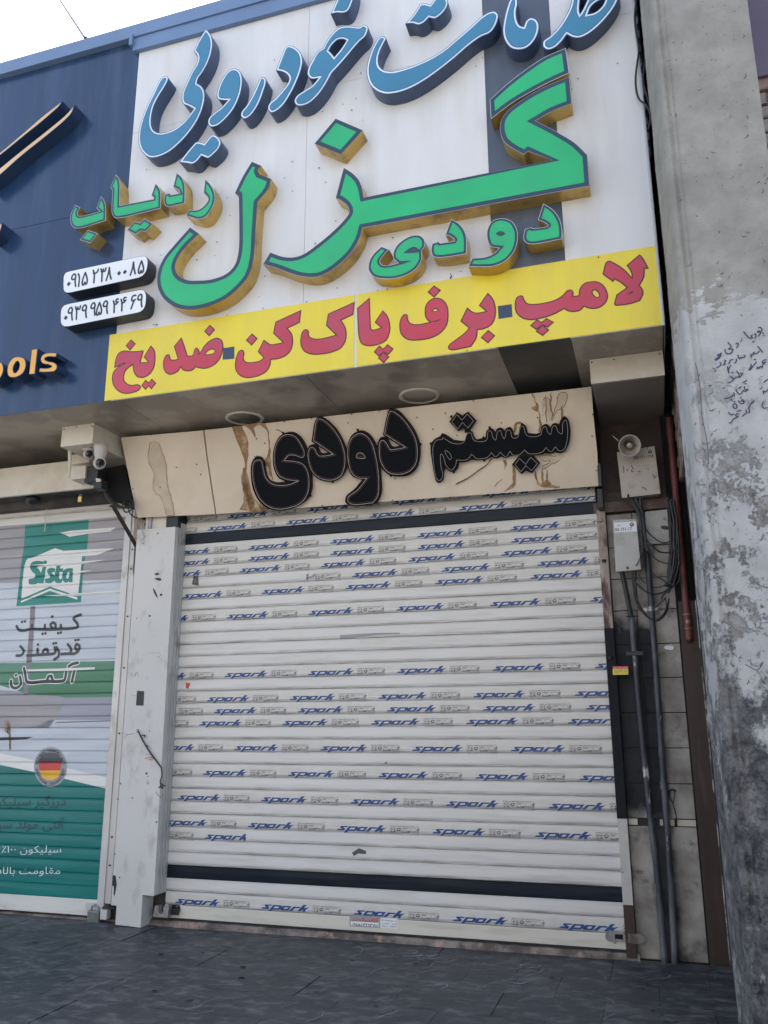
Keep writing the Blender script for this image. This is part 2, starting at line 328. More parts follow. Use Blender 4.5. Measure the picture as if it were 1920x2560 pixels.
def concrete_material():
    """rough cast concrete, whitewashed below about 3.9 m; the paint is flaking and sooty near the street"""
    m = bpy.data.materials.new('column_concrete'); m.use_nodes = True; t = m.node_tree; N = t.nodes; Lk = t.links; b = N['Principled BSDF']; b.inputs['Roughness'].default_value = .88
    g = N.new('ShaderNodeNewGeometry'); sx = N.new('ShaderNodeSeparateXYZ'); Lk.new(g.outputs['Position'], sx.inputs[0])
    def nz(scale, det, seed, st=(1, 1, 1), rough=.6):
        mp = N.new('ShaderNodeMapping'); mp.inputs['Scale'].default_value = st; mp.inputs['Location'].default_value = (seed, seed * 2, 0); Lk.new(g.outputs['Position'], mp.inputs[0])
        n = N.new('ShaderNodeTexNoise'); n.inputs['Scale'].default_value = scale; n.inputs['Detail'].default_value = det; n.inputs['Roughness'].default_value = rough; Lk.new(mp.outputs[0], n.inputs['Vector']); return n.outputs[0]
    def mr(i, a, c, lo=0, hi=1):
        r = N.new('ShaderNodeMapRange'); r.inputs[1].default_value = a; r.inputs[2].default_value = c; r.inputs[3].default_value = lo; r.inputs[4].default_value = hi; Lk.new(i, r.inputs[0]); return r.outputs[0]
    def op(o, a, c):
        q = N.new('ShaderNodeMath'); q.operation = o
        for i, v in enumerate((a, c)):
            if isinstance(v, (int, float)): q.inputs[i].default_value = v
            else: Lk.new(v, q.inputs[i])
        return q.outputs[0]
    def mix(f, a, c):
        q = N.new('ShaderNodeMix'); q.data_type = 'RGBA'
        if isinstance(f, float): q.inputs[0].default_value = f
        else: Lk.new(f, q.inputs[0])
        for i, v in ((6, a), (7, c)):
            if isinstance(v, tuple): q.inputs[i].default_value = (*v, 1)
            else: Lk.new(v, q.inputs[i])
        return q.outputs[2]
    z = sx.outputs['Z']
    base = mix(mr(nz(5, 8, 0), .35, .65), (.25, .245, .225), (.36, .35, .32))
    paint = mix(mr(nz(4, 8, 5), .35, .65), (.41, .415, .42), (.52, .525, .53))
    edge = op('ADD', z, op('MULTIPLY', op('SUBTRACT', nz(7, 9, 9, (1, 1, 1.6), .7), .5), 1.1))
    col = mix(mr(edge, 3.70, 3.68), base, paint)
    bare = op('MULTIPLY', mr(nz(3.2, 14, 13, (1, 1, 1), .82), .525, .54), mr(z, 3.5, 2.6))
    col = mix(bare, col, mix(mr(nz(14, 6, 3), .4, .6), (.17, .16, .15), (.34, .33, .32)))
    soot = op('MULTIPLY', mr(op('ADD', nz(1.8, 12, 21, (1, 1, .8), .74), mr(z, 2.6, 1.2, 0, .16)), .57, .62), mr(z, 3.0, 1.9))
    col = mix(soot, col, mix(mr(nz(9, 12, 31, (1, 1, 1), .8), .40, .66), (.040, .044, .052), (.28, .275, .27)))
    col = mix(op('MULTIPLY', mr(nz(60, 3, 41), .67, .70), .8), col, (.05, .045, .05))
    Lk.new(col, b.inputs['Base Color'])
    bp = N.new('ShaderNodeBump'); bp.inputs['Distance'].default_value = .016; bp.inputs['Strength'].default_value = 1
    Lk.new(op('ADD', nz(20, 14, 51, (1, 1, 1), .8), op('MULTIPLY', bare, -.35)), bp.inputs['Height']); Lk.new(bp.outputs[0], b.inputs['Normal']); return m
M['concrete'] = concrete_material()
def pier_material():
    m = mat('pier_tile', (.40, .38, .345), .75, 0, .22, 4, (.17, .155, .14, .85), 4.5, .48, .12, (1, 1, 1), .0015, 40, dirt2=((.05, .045, .045, .9), 6, .38, .07), spec=.2)
    t = m.node_tree; N = t.nodes; Lk = t.links; b = N['Principled BSDF']; src = b.inputs['Base Color'].links[0].from_socket
    # somebody blacked the pipes and the left half of the pier with a spray, roughly from 0.75 to 2.2 m
    g = N.new('ShaderNodeNewGeometry'); sx = N.new('ShaderNodeSeparateXYZ'); Lk.new(g.outputs['Position'], sx.inputs[0])
    n = N.new('ShaderNodeTexNoise'); n.inputs['Scale'].default_value = 5; n.inputs['Detail'].default_value = 5; Lk.new(g.outputs['Position'], n.inputs['Vector'])
    def mr(i, a, c, lo=0, hi=1):
        r = N.new('ShaderNodeMapRange'); r.inputs[1].default_value = a; r.inputs[2].default_value = c; r.inputs[3].default_value = lo; r.inputs[4].default_value = hi; Lk.new(i, r.inputs[0]); return r.outputs[0]
    def op(o, a, c):
        q = N.new('ShaderNodeMath'); q.operation = o
        for i, v in enumerate((a, c)):
            if isinstance(v, (int, float)): q.inputs[i].default_value = v
            else: Lk.new(v, q.inputs[i])
        return q.outputs[0]
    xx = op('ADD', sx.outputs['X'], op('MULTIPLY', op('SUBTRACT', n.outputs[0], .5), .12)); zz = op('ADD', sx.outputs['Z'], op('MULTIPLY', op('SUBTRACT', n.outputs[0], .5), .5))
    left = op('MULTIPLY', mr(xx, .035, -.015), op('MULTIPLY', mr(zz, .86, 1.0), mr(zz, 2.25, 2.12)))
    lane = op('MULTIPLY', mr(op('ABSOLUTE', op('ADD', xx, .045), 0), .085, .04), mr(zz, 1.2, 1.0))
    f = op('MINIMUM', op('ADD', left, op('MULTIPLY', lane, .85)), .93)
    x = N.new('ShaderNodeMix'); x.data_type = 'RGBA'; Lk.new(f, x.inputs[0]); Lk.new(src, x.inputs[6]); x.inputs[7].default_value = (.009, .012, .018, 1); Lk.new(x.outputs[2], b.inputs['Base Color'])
    return m
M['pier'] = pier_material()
slate = [mat('slate_tile', c, .52, 0, .3, 3, (.028, .030, .036, .95), 3.2, .48, .08, (1, 1.6, 1), .006, 16, dirt2=((.17, .17, .17, .8), 9, .40, .10)) for c in ((.046, .050, .056), (.054, .057, .063), (.038, .042, .049))]
bricks_m = [mat('rough_brick', c, .9, 0, .25, 9, (.20, .18, .17), 8, .45, .1, bump=.006, bscale=30) for c in ((.27, .20, .18), (.25, .23, .21), (.22, .17, .15), (.31, .27, .25))]

# ================================================================== SETTING
Y_SIGN = -1.13; Y_LET = -1.25; Y_PANEL_T, Y_PANEL_B = -.46, -.15
Z_SOF = 3.863
ground = obj('ground', *join(box(-60, 60, -80, 40, -.3, -.05)), M['asphalt'], kind='structure')
# pavement: bed sheet + slate tiles, each its own piece
pave = obj('pavement', *box(-9, 1.6, -6.9, .25, -.06, -.012), M['joint'], kind='structure')
tl = {}
def tilemesh(w_, d_, k):
    key = (round(w_, 3), round(d_, 3), k)
    if key not in tl:
        tl[key] = lmesh('tile', box(0, w_ - .0025, 0, d_ - .0025, -.03, 0, .001), slate[k])
    return tl[key]
rnd = random.Random(3)
for row in range(9):
    y1 = -.135 - .405 * row if row else .05
    y0 = -.135 - .405 * (row + 1) if row else -.54
    x = -7.4 + (.0 if row % 2 else .28)
    if row == 0: y1 = -.02; y0 = -.54
    while x < 1.0:
        if row < 8:
            o = bpy.data.objects.new('tile', tilemesh(.56, y1 - y0, rnd.randrange(3))); C.objects.link(o); o.parent = pave
            o.location = (x, y0, rnd.uniform(-.0025, .0015)); o.rotation_euler = (rnd.uniform(-.0025, .0025), rnd.uniform(-.0025, .0025), R(1.2) * 0)
        x += .56
# scratches and chalky scrapes on the slates (flat marks)
sv = []
for _ in range(90):
    cx, cy = rnd.uniform(-4.6, .2), rnd.uniform(-1.9, -.2); a = rnd.gauss(.9, .5); l = rnd.uniform(.01, .11) * rnd.random() + .012
    p = [(cx, cy)]
    for _ in range(3): a += rnd.gauss(0, .25); p.append((p[-1][0] + l * math.cos(a), p[-1][1] + l * math.sin(a)))
    sv += stroke(p, rnd.uniform(.0015, .0045), False)
for cx, cy, n_ in ((-1.62, -.36, 16), (-.98, -.78, 8), (-1.35, -.95, 6), (-1.05, -.42, 7)):
    for _ in range(n_):
        x, y = cx + rnd.gauss(0, .10), cy + rnd.gauss(0, .035); a = rnd.gauss(.2, .5); l = rnd.uniform(.02, .09)
        sv += stroke([(x, y), (x + l * math.cos(a), y + l * math.sin(a)), (x + 1.6 * l * math.cos(a + .4), y + 1.6 * l * math.sin(a + .4))], rnd.uniform(.002, .009), False)
v, f = fill(sv); obj('scratch_marks', [(a, b, .0045) for a, b in v], f, mat('scrape', (.30, .30, .31), .7, 0, .3, 30), pave)
dv = []
for _ in range(420):
    x_ = rnd.uniform(-4.8, .2); y_ = -.07 - abs(rnd.gauss(0, .05)) if rnd.random() < .6 else rnd.uniform(-1.9, -.1); r_ = rnd.uniform(.0015, .006)
    dv.append([(x_ + r_ * rnd.uniform(.5, 1.3) * math.cos(k * 1.256), y_ + r_ * rnd.uniform(.5, 1.3) * math.sin(k * 1.256)) for k in range(5)])
v, f = fill(dv); obj('grit', [(a, b, .0050) for a, b in v], f, mat('grit', (.25, .23, .21), .9, 0, .4, 50), pave, kind='stuff')
gv = [[(cx + r_ * (1 + .2 * math.sin(3 * k)) * math.cos(k * .52), cy + .8 * r_ * math.sin(k * .52)) for k in range(12)] for cx, cy, r_ in [(rnd.uniform(-4.4, 0), rnd.uniform(-1.7, -.25), rnd.uniform(.006, .022)) for _ in range(34)]]
for q_ in gv: obj('gum_spot', [(a, b, .0047) for a, b in fill([q_])[0]], fill([q_])[1], M['hole'] if rnd.random() < .5 else M['joint'], pave)
leaf = obj('dry_leaf', *join(([(0, 0, .008), (.03, .012, .014), (.07, .008, .010), (.10, -.006, .008), (.06, -.014, .013), (.025, -.012, .010)], [(0, 1, 5), (1, 2, 4, 5), (2, 3, 4)])), mat('leaf', (.30, .28, .16), .8), loc=(-.22, -.62, 0)); tag(leaf, 'small dry yellowish leaf lying on the dark slate pavement', 'leaf')
for v_ in leaf.data.vertices: v_.co.x += .22; v_.co.y += .62

# building mass behind everything
bld = thing('shop_building', 'shop building wall behind the roller shutters and under the sign boxes', 'building', (-3, 0, 0))
obj('wall', *join(box(-9, -4.32, .03, .25, 0, 3.9), box(-4.32, -3.735, .03, .25, 0, 3.9), box(-3.735, -.31, .06, .25, 0, 3.9), box(-9, .6, .25, 6, 0, 7.0)), M['wall_dark'], bld)
obj('upper_wall', *box(-.30, .30, .20, .249, 3.04, 7.0), M['wall_dark'], bld)
obj('canopy_box', *box(-9, .205, Y_SIGN + .03, .2, Z_SOF + .03, 6.95), M['dark'], bld)
obj('roof_slab', *box(-9, .205, -1.0, 6, 6.951, 7.05), M['wall_dark'], bld)

# unseen houses added across the street to bounce sunlight under the canopy
for hx, hw, hh, cc, hl in ((-16, 9, 8.5, (.52, .46, .38), 'added tan house front farthest left'), (-6.5, 9, 10, (.58, .53, .46), 'tallest added cream house front'), (3.5, 9, 7.5, (.48, .42, .36), 'lowest added brown house front'), (13, 9, 9.5, (.55, .52, .47), 'added pale grey house front farthest right')):
    t = thing('added_street_house', hl + ' across the street', 'house', (hx, -19, 0), 'unseen houses added across the street to bounce light'); m_ = mat('house_render', cc, .85, 0, .08, 1)
    obj('wall', *box(hx - hw / 2, hx + hw / 2, -27, -19, -.05, hh), m_, t)
    for wz in (1.0, 4.4, 7.0):
        if wz + 1.5 > hh: continue
        for k in range(3): obj('window', *box(hx - 3.4 + k * 2.6, hx - 2.0 + k * 2.6, -19.0, -18.97, wz, wz + 1.5, .01), M['dark'], t)
# rough brick side wall between the canopy and the concrete column
bw = thing('brick_side_wall', 'rough unplastered brick wall in the gap between the sign and the concrete column', 'wall', (.36, -.6, 0))
obj('mortar', *join(box(.305, .5, -1.28, .2, 0, 8.5)), M['mortar'], bw)
bmesh_cache = {}
def rough_brick(w_, d_, h_, seed):
    V, F = box(-w_ / 2, w_ / 2, -d_ / 2, d_ / 2, -h_ / 2, h_ / 2, min(w_, h_, d_) * .16); r = random.Random(seed)
    return [(x + r.uniform(-.004, .004), y + r.uniform(-.004, .004), z + r.uniform(-.004, .004)) for x, y, z in V], F
bk = []
for s in range(4):
    bk.append(lmesh('brick', rough_brick(.05, .21, .082, s), bricks_m[s]))
for j in range(46):
    for i in range(6):
        y = -1.17 + i * .225 + (.11 if j % 2 else 0); z = 3.2 + j * .102
        o = bpy.data.objects.new('brick', rnd.choice(bk)); C.objects.link(o); o.parent = bw
        o.location = Vector((.30 + rnd.uniform(-.006, .006), y, z)) - bw.location; o.rotation_euler = (rnd.uniform(-.03, .03), rnd.uniform(-.03, .03), rnd.uniform(-.03, .03))
# brick wall to the right of the column, purple sheet above it
bw2 = thing('brick_wall_beyond_column', 'pale rough brick wall right of the concrete column under the purple sheet', 'wall', (1.2, -1.1, 0))
obj('mortar', *box(.75, 2.2, -1.08, -.9, 0, 5.55), M['mortar'], bw2)
bk2 = []
for s in range(4):
    bk2.append(lmesh('brick', rough_brick(.21, .06, .082, s + 9), bricks_m[s]))
for j in range(24):
    for i in range(4):
        o = bpy.data.objects.new('brick', rnd.choice(bk2)); C.objects.link(o); o.parent = bw2
        o.location = Vector((.86 + i * .225 + (.11 if j % 2 else 0), -1.09 + rnd.uniform(-.012, .012), 3.1 + j * .102)) - bw2.location; o.rotation_euler = (rnd.uniform(-.04, .04), rnd.uniform(-.03, .03), rnd.uniform(-.05, .05))
ps = thing('purple_sheet', 'flat purple grey cladding sheet above the brick wall at the top right corner', 'cladding', (1.3, -1.15, 5.5))
zp = at(1890, 195, -1.15)[1]
obj('sheet', *box(.72, 2.3, -1.16, -1.13, zp, 7.6, .002), M['purple'], ps)
obj('sheet', *box(.72, 2.3, -1.166, -1.136, 7.605, 9), M['purple'], ps)

# ------------------------------------------------------------------ concrete column
col = thing('concrete_column', 'tall rough concrete column with peeling white paint, soot stains and pen graffiti', 'column', (.55, -1.5, 0))
def col_x(u): return u
def cdisp(x, z):  # surface relief of the front face, metres towards the street
    n = noise.noise(Vector((x * 5, z * 4, 2.2))) * .008 + noise.noise(Vector((x * 17, z * 15, 7))) * .0045
    low = max(0, min(1, (3.2 - z) / 1.2)); n += low * max(0, noise.noise(Vector((x * 7, z * 6, 11))) - .12) * -.035
    n += low * noise.noise(Vector((x * 30, z * 28, 3))) * .003
    return n
XL, XR = .251, .81; prof = []   # (x, y, weight of relief): back-left edge, groove, ridge, front
prof = [(XL, -1.30), (XL + .012, -1.42), (XL + .026, -1.54), (XL + .030, -1.60), (XL + .036, -1.655), (XL + .046, -1.685), (XL + .060, -1.70)]
nx = 64
for i in range(1, nx + 1): prof.append((XL + .060 + (XR - XL - .060) * i / nx, -1.70))
prof += [(XR + .012, -1.69), (XR + .02, -1.66), (XR + .02, -1.3)]
V = []; F = []; nz_ = 380; H = 6.6
for j in range(nz_ + 1):
    z = H * j / nz_
    for i, (x, y) in enumerate(prof):
        d = cdisp(x, z); gx = 0
        if i < 7: gx = noise.noise(Vector((i * .6, z * 3, 5))) * (.006 + .008 * max(0, min(1, 2.6 - z))) + noise.noise(Vector((i * 2.1, z * 22, 1))) * .0025
        gy = -.016 * math.exp(-((x - XL - .085) / .010) ** 2) - .008 * math.exp(-((x - XL - .115) / .006) ** 2)   # shuttering groove near the left arris
        V.append((x + gx, y - d - gy, z))
n = len(prof)
F = [(j * n + i, j * n + i + 1, (j + 1) * n + i + 1, (j + 1) * n + i) for j in range(nz_) for i in range(n - 1)]
F.append(tuple(nz_ * n + i for i in range(n)))
obj('column_shaft', V, F, M['concrete'], col, smooth=True)
# pen graffiti, following the relief
def gra(*ss, wd=.006):
    L = []
    for s in ss:
        P = spline(pts('W', s), False, 3); L += stroke([at(x, y, -1.70) for x, y in P], wd)
    return L
G = gra('1150,290 1180,285 1215,330 1200,360 1150,350 1130,370 1190,380 1150,450', '1085,400 1105,440 1085,490', '1040,430 1010,450 1040,480 990,490 950,460 880,365', '1225,385 1240,400', '1250,430 1258,440', '1040,560 1075,545',
        '590,560 620,600 650,640 630,660 600,690 680,690 640,760 580,775 540,740 535,690', '735,590 760,570 780,590 765,640 745,665', '1140,640 1180,690 1225,745', '1165,730 1100,780 1060,750 1050,800 1015,790 1020,840',
        '880,800 900,830 860,850 830,840 800,870 770,800', '740,870 745,910 710,950', '680,880 640,890 620,920 605,960', '520,890 550,905 520,940 540,960 500,980', '440,930 460,975 420,1010 380,1035', '640,990 600,1060 605,1130 590,1075 580,1010',
        '1110,930 1050,1000 995,1075 1010,1000 1015,965', '1290,890 1240,900 1220,950 1280,930 1230,980 1220,1030 1180,1010 1160,1050 1130,1020 1120,1055',
        '750,1095 790,1150 800,1200 840,1170 850,1130 815,1140', '800,1210 740,1200 710,1230 640,1190 690,1240 640,1290 590,1305', '930,1265 900,1290 865,1300', '890,1380 900,1430 960,1430 900,1470 870,1450 840,1500 800,1520 760,1480 735,1430', '690,1490 710,1530 650,1560 580,1590 525,1595', '790,1410 830,1385',
        '885,1640 850,1620 840,1650 885,1660 870,1690 820,1690 780,1640', '700,1700 680,1740 720,1785 755,1760 740,1710 710,1690', '1070,1640 1020,1690 970,1770 990,1850 960,1860', '920,1810 930,1860 890,1890 860,1925', '755,1835 825,1820', '790,1890 750,1880 730,1920 780,1930 730,1960 680,1990 650,2040 610,2055',
        '700,1885 660,1900 630,1890 600,1860', '1240,1660 1215,1720 1250,1775 1310,1765', '1325,1250 1290,1265 1255,1300', '1325,1430 1280,1480 1240,1460 1245,1510')
G += gra('400,800 440,790 460,770', '360,880 420,850 450,800', '370,890 430,830', '985,1070 1030,1010', wd=.011)
G += gra('670,1120 675,1125', '905,1325 908,1330', '645,1620 655,1630', '705,1655 710,1660', '820,1583 824,1586', '1080,880 1090,885', wd=.008)
v, f = fill(G); obj('graffiti_writing', [(a, -1.70 - cdisp(a, b) - .0035, b) for a, b in v], f, M['pen'], col)
pv = []
for _ in range(150):
    x_ = rnd.uniform(.33, .80); z_ = rnd.uniform(.2, 6.2); a_ = rnd.gauss(.5, .7); l_ = rnd.uniform(.003, .018)
    pv += stroke([(x_, z_), (x_ + l_ * math.cos(a_), z_ + l_ * math.sin(a_)), (x_ + l_ * 1.7 * math.cos(a_ + .5), z_ + l_ * 1.7 * math.sin(a_ + .5))], rnd.uniform(.0015, .0045), False)
for pth in ([(.335, 3.35), (.345, 3.2), (.340, 3.05), (.352, 2.9), (.349, 2.78)], [(.50, 2.15), (.56, 2.12), (.60, 2.16), (.67, 2.11)], [(.42, 1.75), (.47, 1.72), (.50, 1.76)]):
    pv += stroke([tuple(p[:2]) for p in smoothpath([(a, b, 0) for a, b in pth], 5)], .0035, False)
v, f = fill(pv); obj('pit_marks', [(a, -1.70 - cdisp(a, b) - .0025, b) for a, b in v], f, M['print_dark'], col, kind='stuff')
# mortar fillet where the column meets the pavement and the wall

# ================================================================== SIGNS
sign = thing('shop_sign', 'large white shop sign with blue and green raised Persian letters above a yellow banner', 'shop sign', (-1.8, Y_SIGN, Z_SOF))
XS0, XS1 = at(348, 133, Y_SIGN)[0], at(1657, 804, Y_SIGN)[0]
ZT = at(348, 133, Y_SIGN)[1]; ZSE = at(887, 199, Y_SIGN)[1]; ZY = at(274.5, 845, Y_SIGN)[1]; ZB = Z_SOF
xa = at(759, 700, Y_SIGN)[0]; xb = at(1217, 300, Y_SIGN)[0]; xc = at(1397, 400, Y_SIGN)[0]
TH = .004
for x0, x1, m_, lb in ((XS0, xa, 'white_board', None), (xa, xb, 'white_board', None), (xb, xc, 'dark_board', 'dark grey stripe of the board'), (xc, XS1, 'white_board', None)):
    for z0, z1 in ((ZSE, ZT), (ZB + .002, ZSE)):
        obj('board_panel', *box(x0 + .0012, x1 - .0012, Y_SIGN, Y_SIGN + .03, z0 + .001, z1 - .001), M[m_], sign, label=lb)
for z0, z1 in ((7.6, 8.6),): pass
obj('side_return', *box(XS1, XS1 + .012, Y_SIGN + .001, -.3, ZB, ZT), M['rail'], sign)
obj('trim_edge', *box(XS1 - .006, XS1 + .006, Y_SIGN - .008, Y_SIGN - .0005, ZB, ZT), M['rail'], sign)
xg = at(888, 850, Y_SIGN)[0]; yx0 = at(268, 925, Y_SIGN)[0]; yx1 = at(1645, 700, Y_SIGN)[0]
zyt = at(800, 752, Y_SIGN)[1]
for x0, x1 in ((yx0, xg - .006), (xg + .012, yx1)):
    obj('yellow_banner', *box(x0, x1, Y_SIGN - .004, Y_SIGN - .0005, ZB + .006, zyt), M['yellow'], sign)
YB = Y_SIGN - .0055
red_words = dict(
 k1=('K', ['110,575! 120,500 150,430 200,403 300,410 408,402! 375,525! 460,520! 415,465! 485,350! 522,400 530,480 515,580 465,650 400,680 345,670 310,620 300,545! 240,590 210,640 205,700 240,745 290,760 350,752 380,775 360,810 300,835 220,845 150,820 100,760 85,690 100,620 150,570 225,530! 180,540 150,560', '280,288! 325,330! 270,395! 228,348!', '430,705! 463,735! 495,695! 538,740! 490,798! 463,765! 430,803! 390,762!'], []),
 k2=('K', ['800,268! 825,330 865,455! 920,450 940,390 960,372 985,400 990,435! 1050,340 1110,290 1170,270 1215,290 1235,350 1225,420 1190,500 1130,555 1050,585 990,580 950,570! 920,600 870,612 820,600 795,568! 770,610 720,640 670,645 630,610 615,540 625,480 650,445 675,445 690,490 730,497 768,485! 728,355!', '1098,135! 1147,185! 1090,248! 1043,198!'], ['1045,445! 1075,405 1120,385 1150,395 1140,425 1090,440']),
 l1=('L', ['715,232! 700,358! 575,418! 620,480 630,540 625,600 600,660 550,705 480,732 400,742! 395,800 360,860 300,900 220,925 150,930 80,905 40,850 35,780 50,700 80,650 110,645 125,680 118,730 140,765 180,773 240,768 290,755 330,720! 270,660! 330,540! 400,585 470,578 530,565! 430,468! 453,352!', '207,475! 262,525! 203,592! 148,540!'], []),
 l2=('L', ['1268,147! 1255,275! 1130,335! 1170,400 1185,470 1175,550 1130,620 1050,660 930,685 820,685 750,655 715,590 715,510 735,450 765,430 790,445 798,500 840,525 930,525 1080,487! 978,388! 998,270!'], []),
 n1=('L', ['1425,105! 1437,400 1440,425! 1460,435 1550,412! 1483,355! 1563,235! 1610,290 1635,370 1635,450 1600,540 1530,580 1420,600 1350,580 1320,520 1300,210!', 'N: 283,765! 325,800! 368,752! 427,797! 378,855! 328,832! 275,870! 230,828!', 'N: 328,830! 383,880! 328,942! 272,890!'], []),
 n2=('N', ['880,270 940,290 985,350 997,430 985,540 930,620 830,680 700,705 580,700 515,650 495,570 505,490 540,442 570,445 580,500 610,535 680,545 810,520! 770,480 757,420 770,340 820,285', '850,143! 917,190! 852,262! 787,208!'], ['830,405 865,380 895,395 865,410']),
 n3=('N', ['1408,220! 1460,280 1487,370 1480,480 1440,550 1360,590 1300,597! 1290,680 1235,772! 1150,790 1030,808 1000,790 1010,755 1080,700 1160,640 1215,580! 1128,508! 1195,372! 1250,415 1300,425 1393,407! 1320,345!', '1412,605! 1480,660! 1410,735! 1340,678!'], []),
 o1=('O', ['190,497 210,540 240,575 300,583 420,570 540,535 610,490 660,440 700,437 718,465 712,500! 775,490 785,430 830,370 900,350 970,352 1030,390 1065,450 1075,510 1050,570 990,615 920,628 870,620 830,603! 790,645 720,660 660,650 625,628! 520,685 400,725 280,745 190,725 130,670 115,590 130,520 160,498', '340,745! 390,770! 440,730! 513,770! 455,820! 398,800! 335,845! 275,803!', '398,798! 465,850! 402,908! 333,865!'], ['945,435 980,465 990,500 960,510 925,485 915,450']),
 o2=('O', ['1405,70! 1435,100 1495,210! 1455,215! 1450,300 1405,388! 1440,440 1440,480 1410,545! 1300,580 1160,597! 1145,580! 1168,487! 1275,410! 1200,350 1145,322! 1130,348! 1025,270! 1060,150 1090,135 1130,150 1240,220 1330,315! 1320,250 1275,180!'], []))
for k, (cr, outs, hs) in red_words.items():
    L = [loop(cr, s, YB) for s in outs]; Hh = [loop(cr, s, YB) for s in hs]
    wd = obj('printed_word', *sheet([inset(q, -.003) for q in L], YB, [inset(q, .003) for q in Hh]), M['red_edge'], sign, label='dark red print on the yellow banner')
    obj('red_fill', *sheet([inset(q, .0055) for q in L], YB - .0008, [inset(q, -.004) for q in Hh]), M['red'], wd)
    for s in {'n2': ['N: 810,515! 880,500 930,485! 880,515'], 'o2': ['O: 1275,485! 1330,448 1345,465!']}.get(k, []):
        obj('slit', *sheet([loop(cr, s, YB)], YB - .0016), M['red_edge'], wd)
for q in (('K', '1235,373! 1352,358! 1350,483! 1230,495!'), ('X', '1244.6,765! 1279.3,760.3! 1281,791.9! 1246.5,797.4!')):
    obj('square_separator', *sheet([loop(*q, YB)], YB), M['blue_square'], sign)

def letter(outer, Y0, depth, side, layers, parent, holes=(), label=None, patches=()):
    """channel letter: sides back to the board, then flat face layers [(material, inset)] each a little prouder"""
    V, F = plate(outer, Y0, depth - .0005, holes)
    o = obj('raised_letter', V, F, M[side], parent, label=label)
    for i, (m_, d) in enumerate(layers):
        obj('letter_face' if i == len(layers) - 1 else 'letter_trim', *sheet([inset(q, d) for q in outer], Y0 - .001 * (i + 1), [inset(ccw(q), -d) for q in holes]), M[m_], o)
    for q in patches: obj('counter_patch', *sheet([q], Y0 - .001 * (len(layers) + 1)), M['green_edge'], o)
    return o
BL = [('blue_side', .0), ('blue_line', .005), ('blue_side', .017), ('blue', .021)]
for outs, hs in (
  (['A: 807,240! 862,310 883,400 870,510 830,630 770,740 715,820 703,868! 760,905 790,970 790,1060 760,1180 700,1310 610,1440 500,1560 380,1660 260,1715 160,1725 80,1670 35,1580 28,1470 50,1340 110,1170 200,980 290,810 340,785 372,805 362,850 330,910 250,1040 200,1150 178,1260 178,1350 205,1410 260,1438 330,1435 430,1400 530,1330 610,1240 665,1165! 600,1130 550,1110 530,1070 535,980 580,870 640,740 695,650 712,590 700,540 665,500! 720,380'], []),
  (['A: 500,1780! 590,1660 690,1545! 740,1545 790,1560! 865,1470 900,1462 950,1490 980,1550 955,1620 890,1690 830,1732 790,1720 755,1705! 700,1770 650,1798 590,1790'], []),
  (['A: 1130,698 1190,720 1222,790 1225,870 1205,980 1160,1100 1100,1200 1010,1300 930,1360 860,1370 830,1330 840,1270 900,1210 990,1140 1055,1068! 990,1065 945,1050 932,1000 950,920 1000,810 1060,730'], []),
  (['A: 1465,795 1495,815 1498,870 1470,960 1430,1070 1370,1180 1310,1250 1250,1278 1210,1250 1215,1200 1270,1130 1340,1010 1400,880 1430,815'], []),
  (['B: 570,525 640,550 700,610 722,700 705,800 650,950 580,1090 500,1210 420,1280 360,1300 322,1265 335,1200 410,1130 490,1040 555,950 565,900 540,860 490,830 415,815! 470,670 530,540'], []),
  (['B: 1430,285 1475,310 1475,350 1445,420 1380,480 1300,570 1200,690 1110,790 1060,845 1020,920 960,1020 880,1120 790,1195 710,1222 650,1215 625,1170 650,1110 730,1050 830,985 900,905! 820,910 780,870 782,800 830,700 890,600 955,555! 1000,470 1060,390 1140,320 1230,298 1320,305 1380,310 1400,295'], ['B: 1088,655! 1060,620 1025,585! 1045,545 1085,495 1130,460 1190,455 1225,470! 1160,570']),
  (['B: 1125,-20! 1090,60 1045,165! 1110,150 1200,150 1250,120 1290,40 1320,-60 1330,-140! 1180,-120!'], []),
  (['C: 1560,118 1600,150 1595,210 1560,290 1510,345 1420,385 1300,470 1150,600 1000,720 830,840 660,930 520,970 420,975 330,940 270,880 238,790 238,690 265,580 310,470 360,395 405,375 438,400 420,440 380,520 355,620 370,690 420,730 500,740 620,715 760,665 900,600 1030,520 1160,410 1300,290 1420,180 1500,130'], []),
  (['C: 635,250! 720,150 790,40! 850,38 895,50! 950,-20 1000,-60 1060,-20 1080,30 1060,90 1000,160 940,195 880,185! 830,235 770,260 710,245'], []),
  (['D: 380,-20 390,40 375,120 385,210 415,265 452,278! 480,215 530,185 585,205 612,260 600,350 550,440 480,500 400,518 320,500 260,430 235,330 250,200 280,80 310,0 345,-50'], []),
  (['D: 655,430 720,380 800,300 870,200 930,80 960,-40 1000,-150! 1400,-160! 1450,-90 1430,0 1370,110 1250,250 1130,350 1030,395 960,390 900,360! 840,440 770,500 700,518 655,490'], ['D: 1040,-20! 1030,100 1038,145! 1070,90 1120,-20!', 'D: 1120,148! 1150,75 1220,15 1300,-10! 1270,60 1190,130']),
):
    letter([loop('X', s, Y_LET) for s in outs], Y_LET, -Y_LET + Y_SIGN, 'blue_side', BL, sign, [loop('X', s, Y_LET) for s in hs], 'blue raised letter with a white outline')
GL = [('green_edge', .0), ('green', .030)]; GS = [('edge_line', 0), ('green_edge', .0035), ('green', .019)]
letter([loop('H', '618,570! 760,440 900,330 1080,210 1255,135! 1285,345! 1120,420 950,510 800,600 628,730!', Y_LET)], Y_LET, .12, 'gold', [('edge_line', 0), ('green_edge', .004), ('green', .031)], sign, label='green slanting stroke with gold sides')
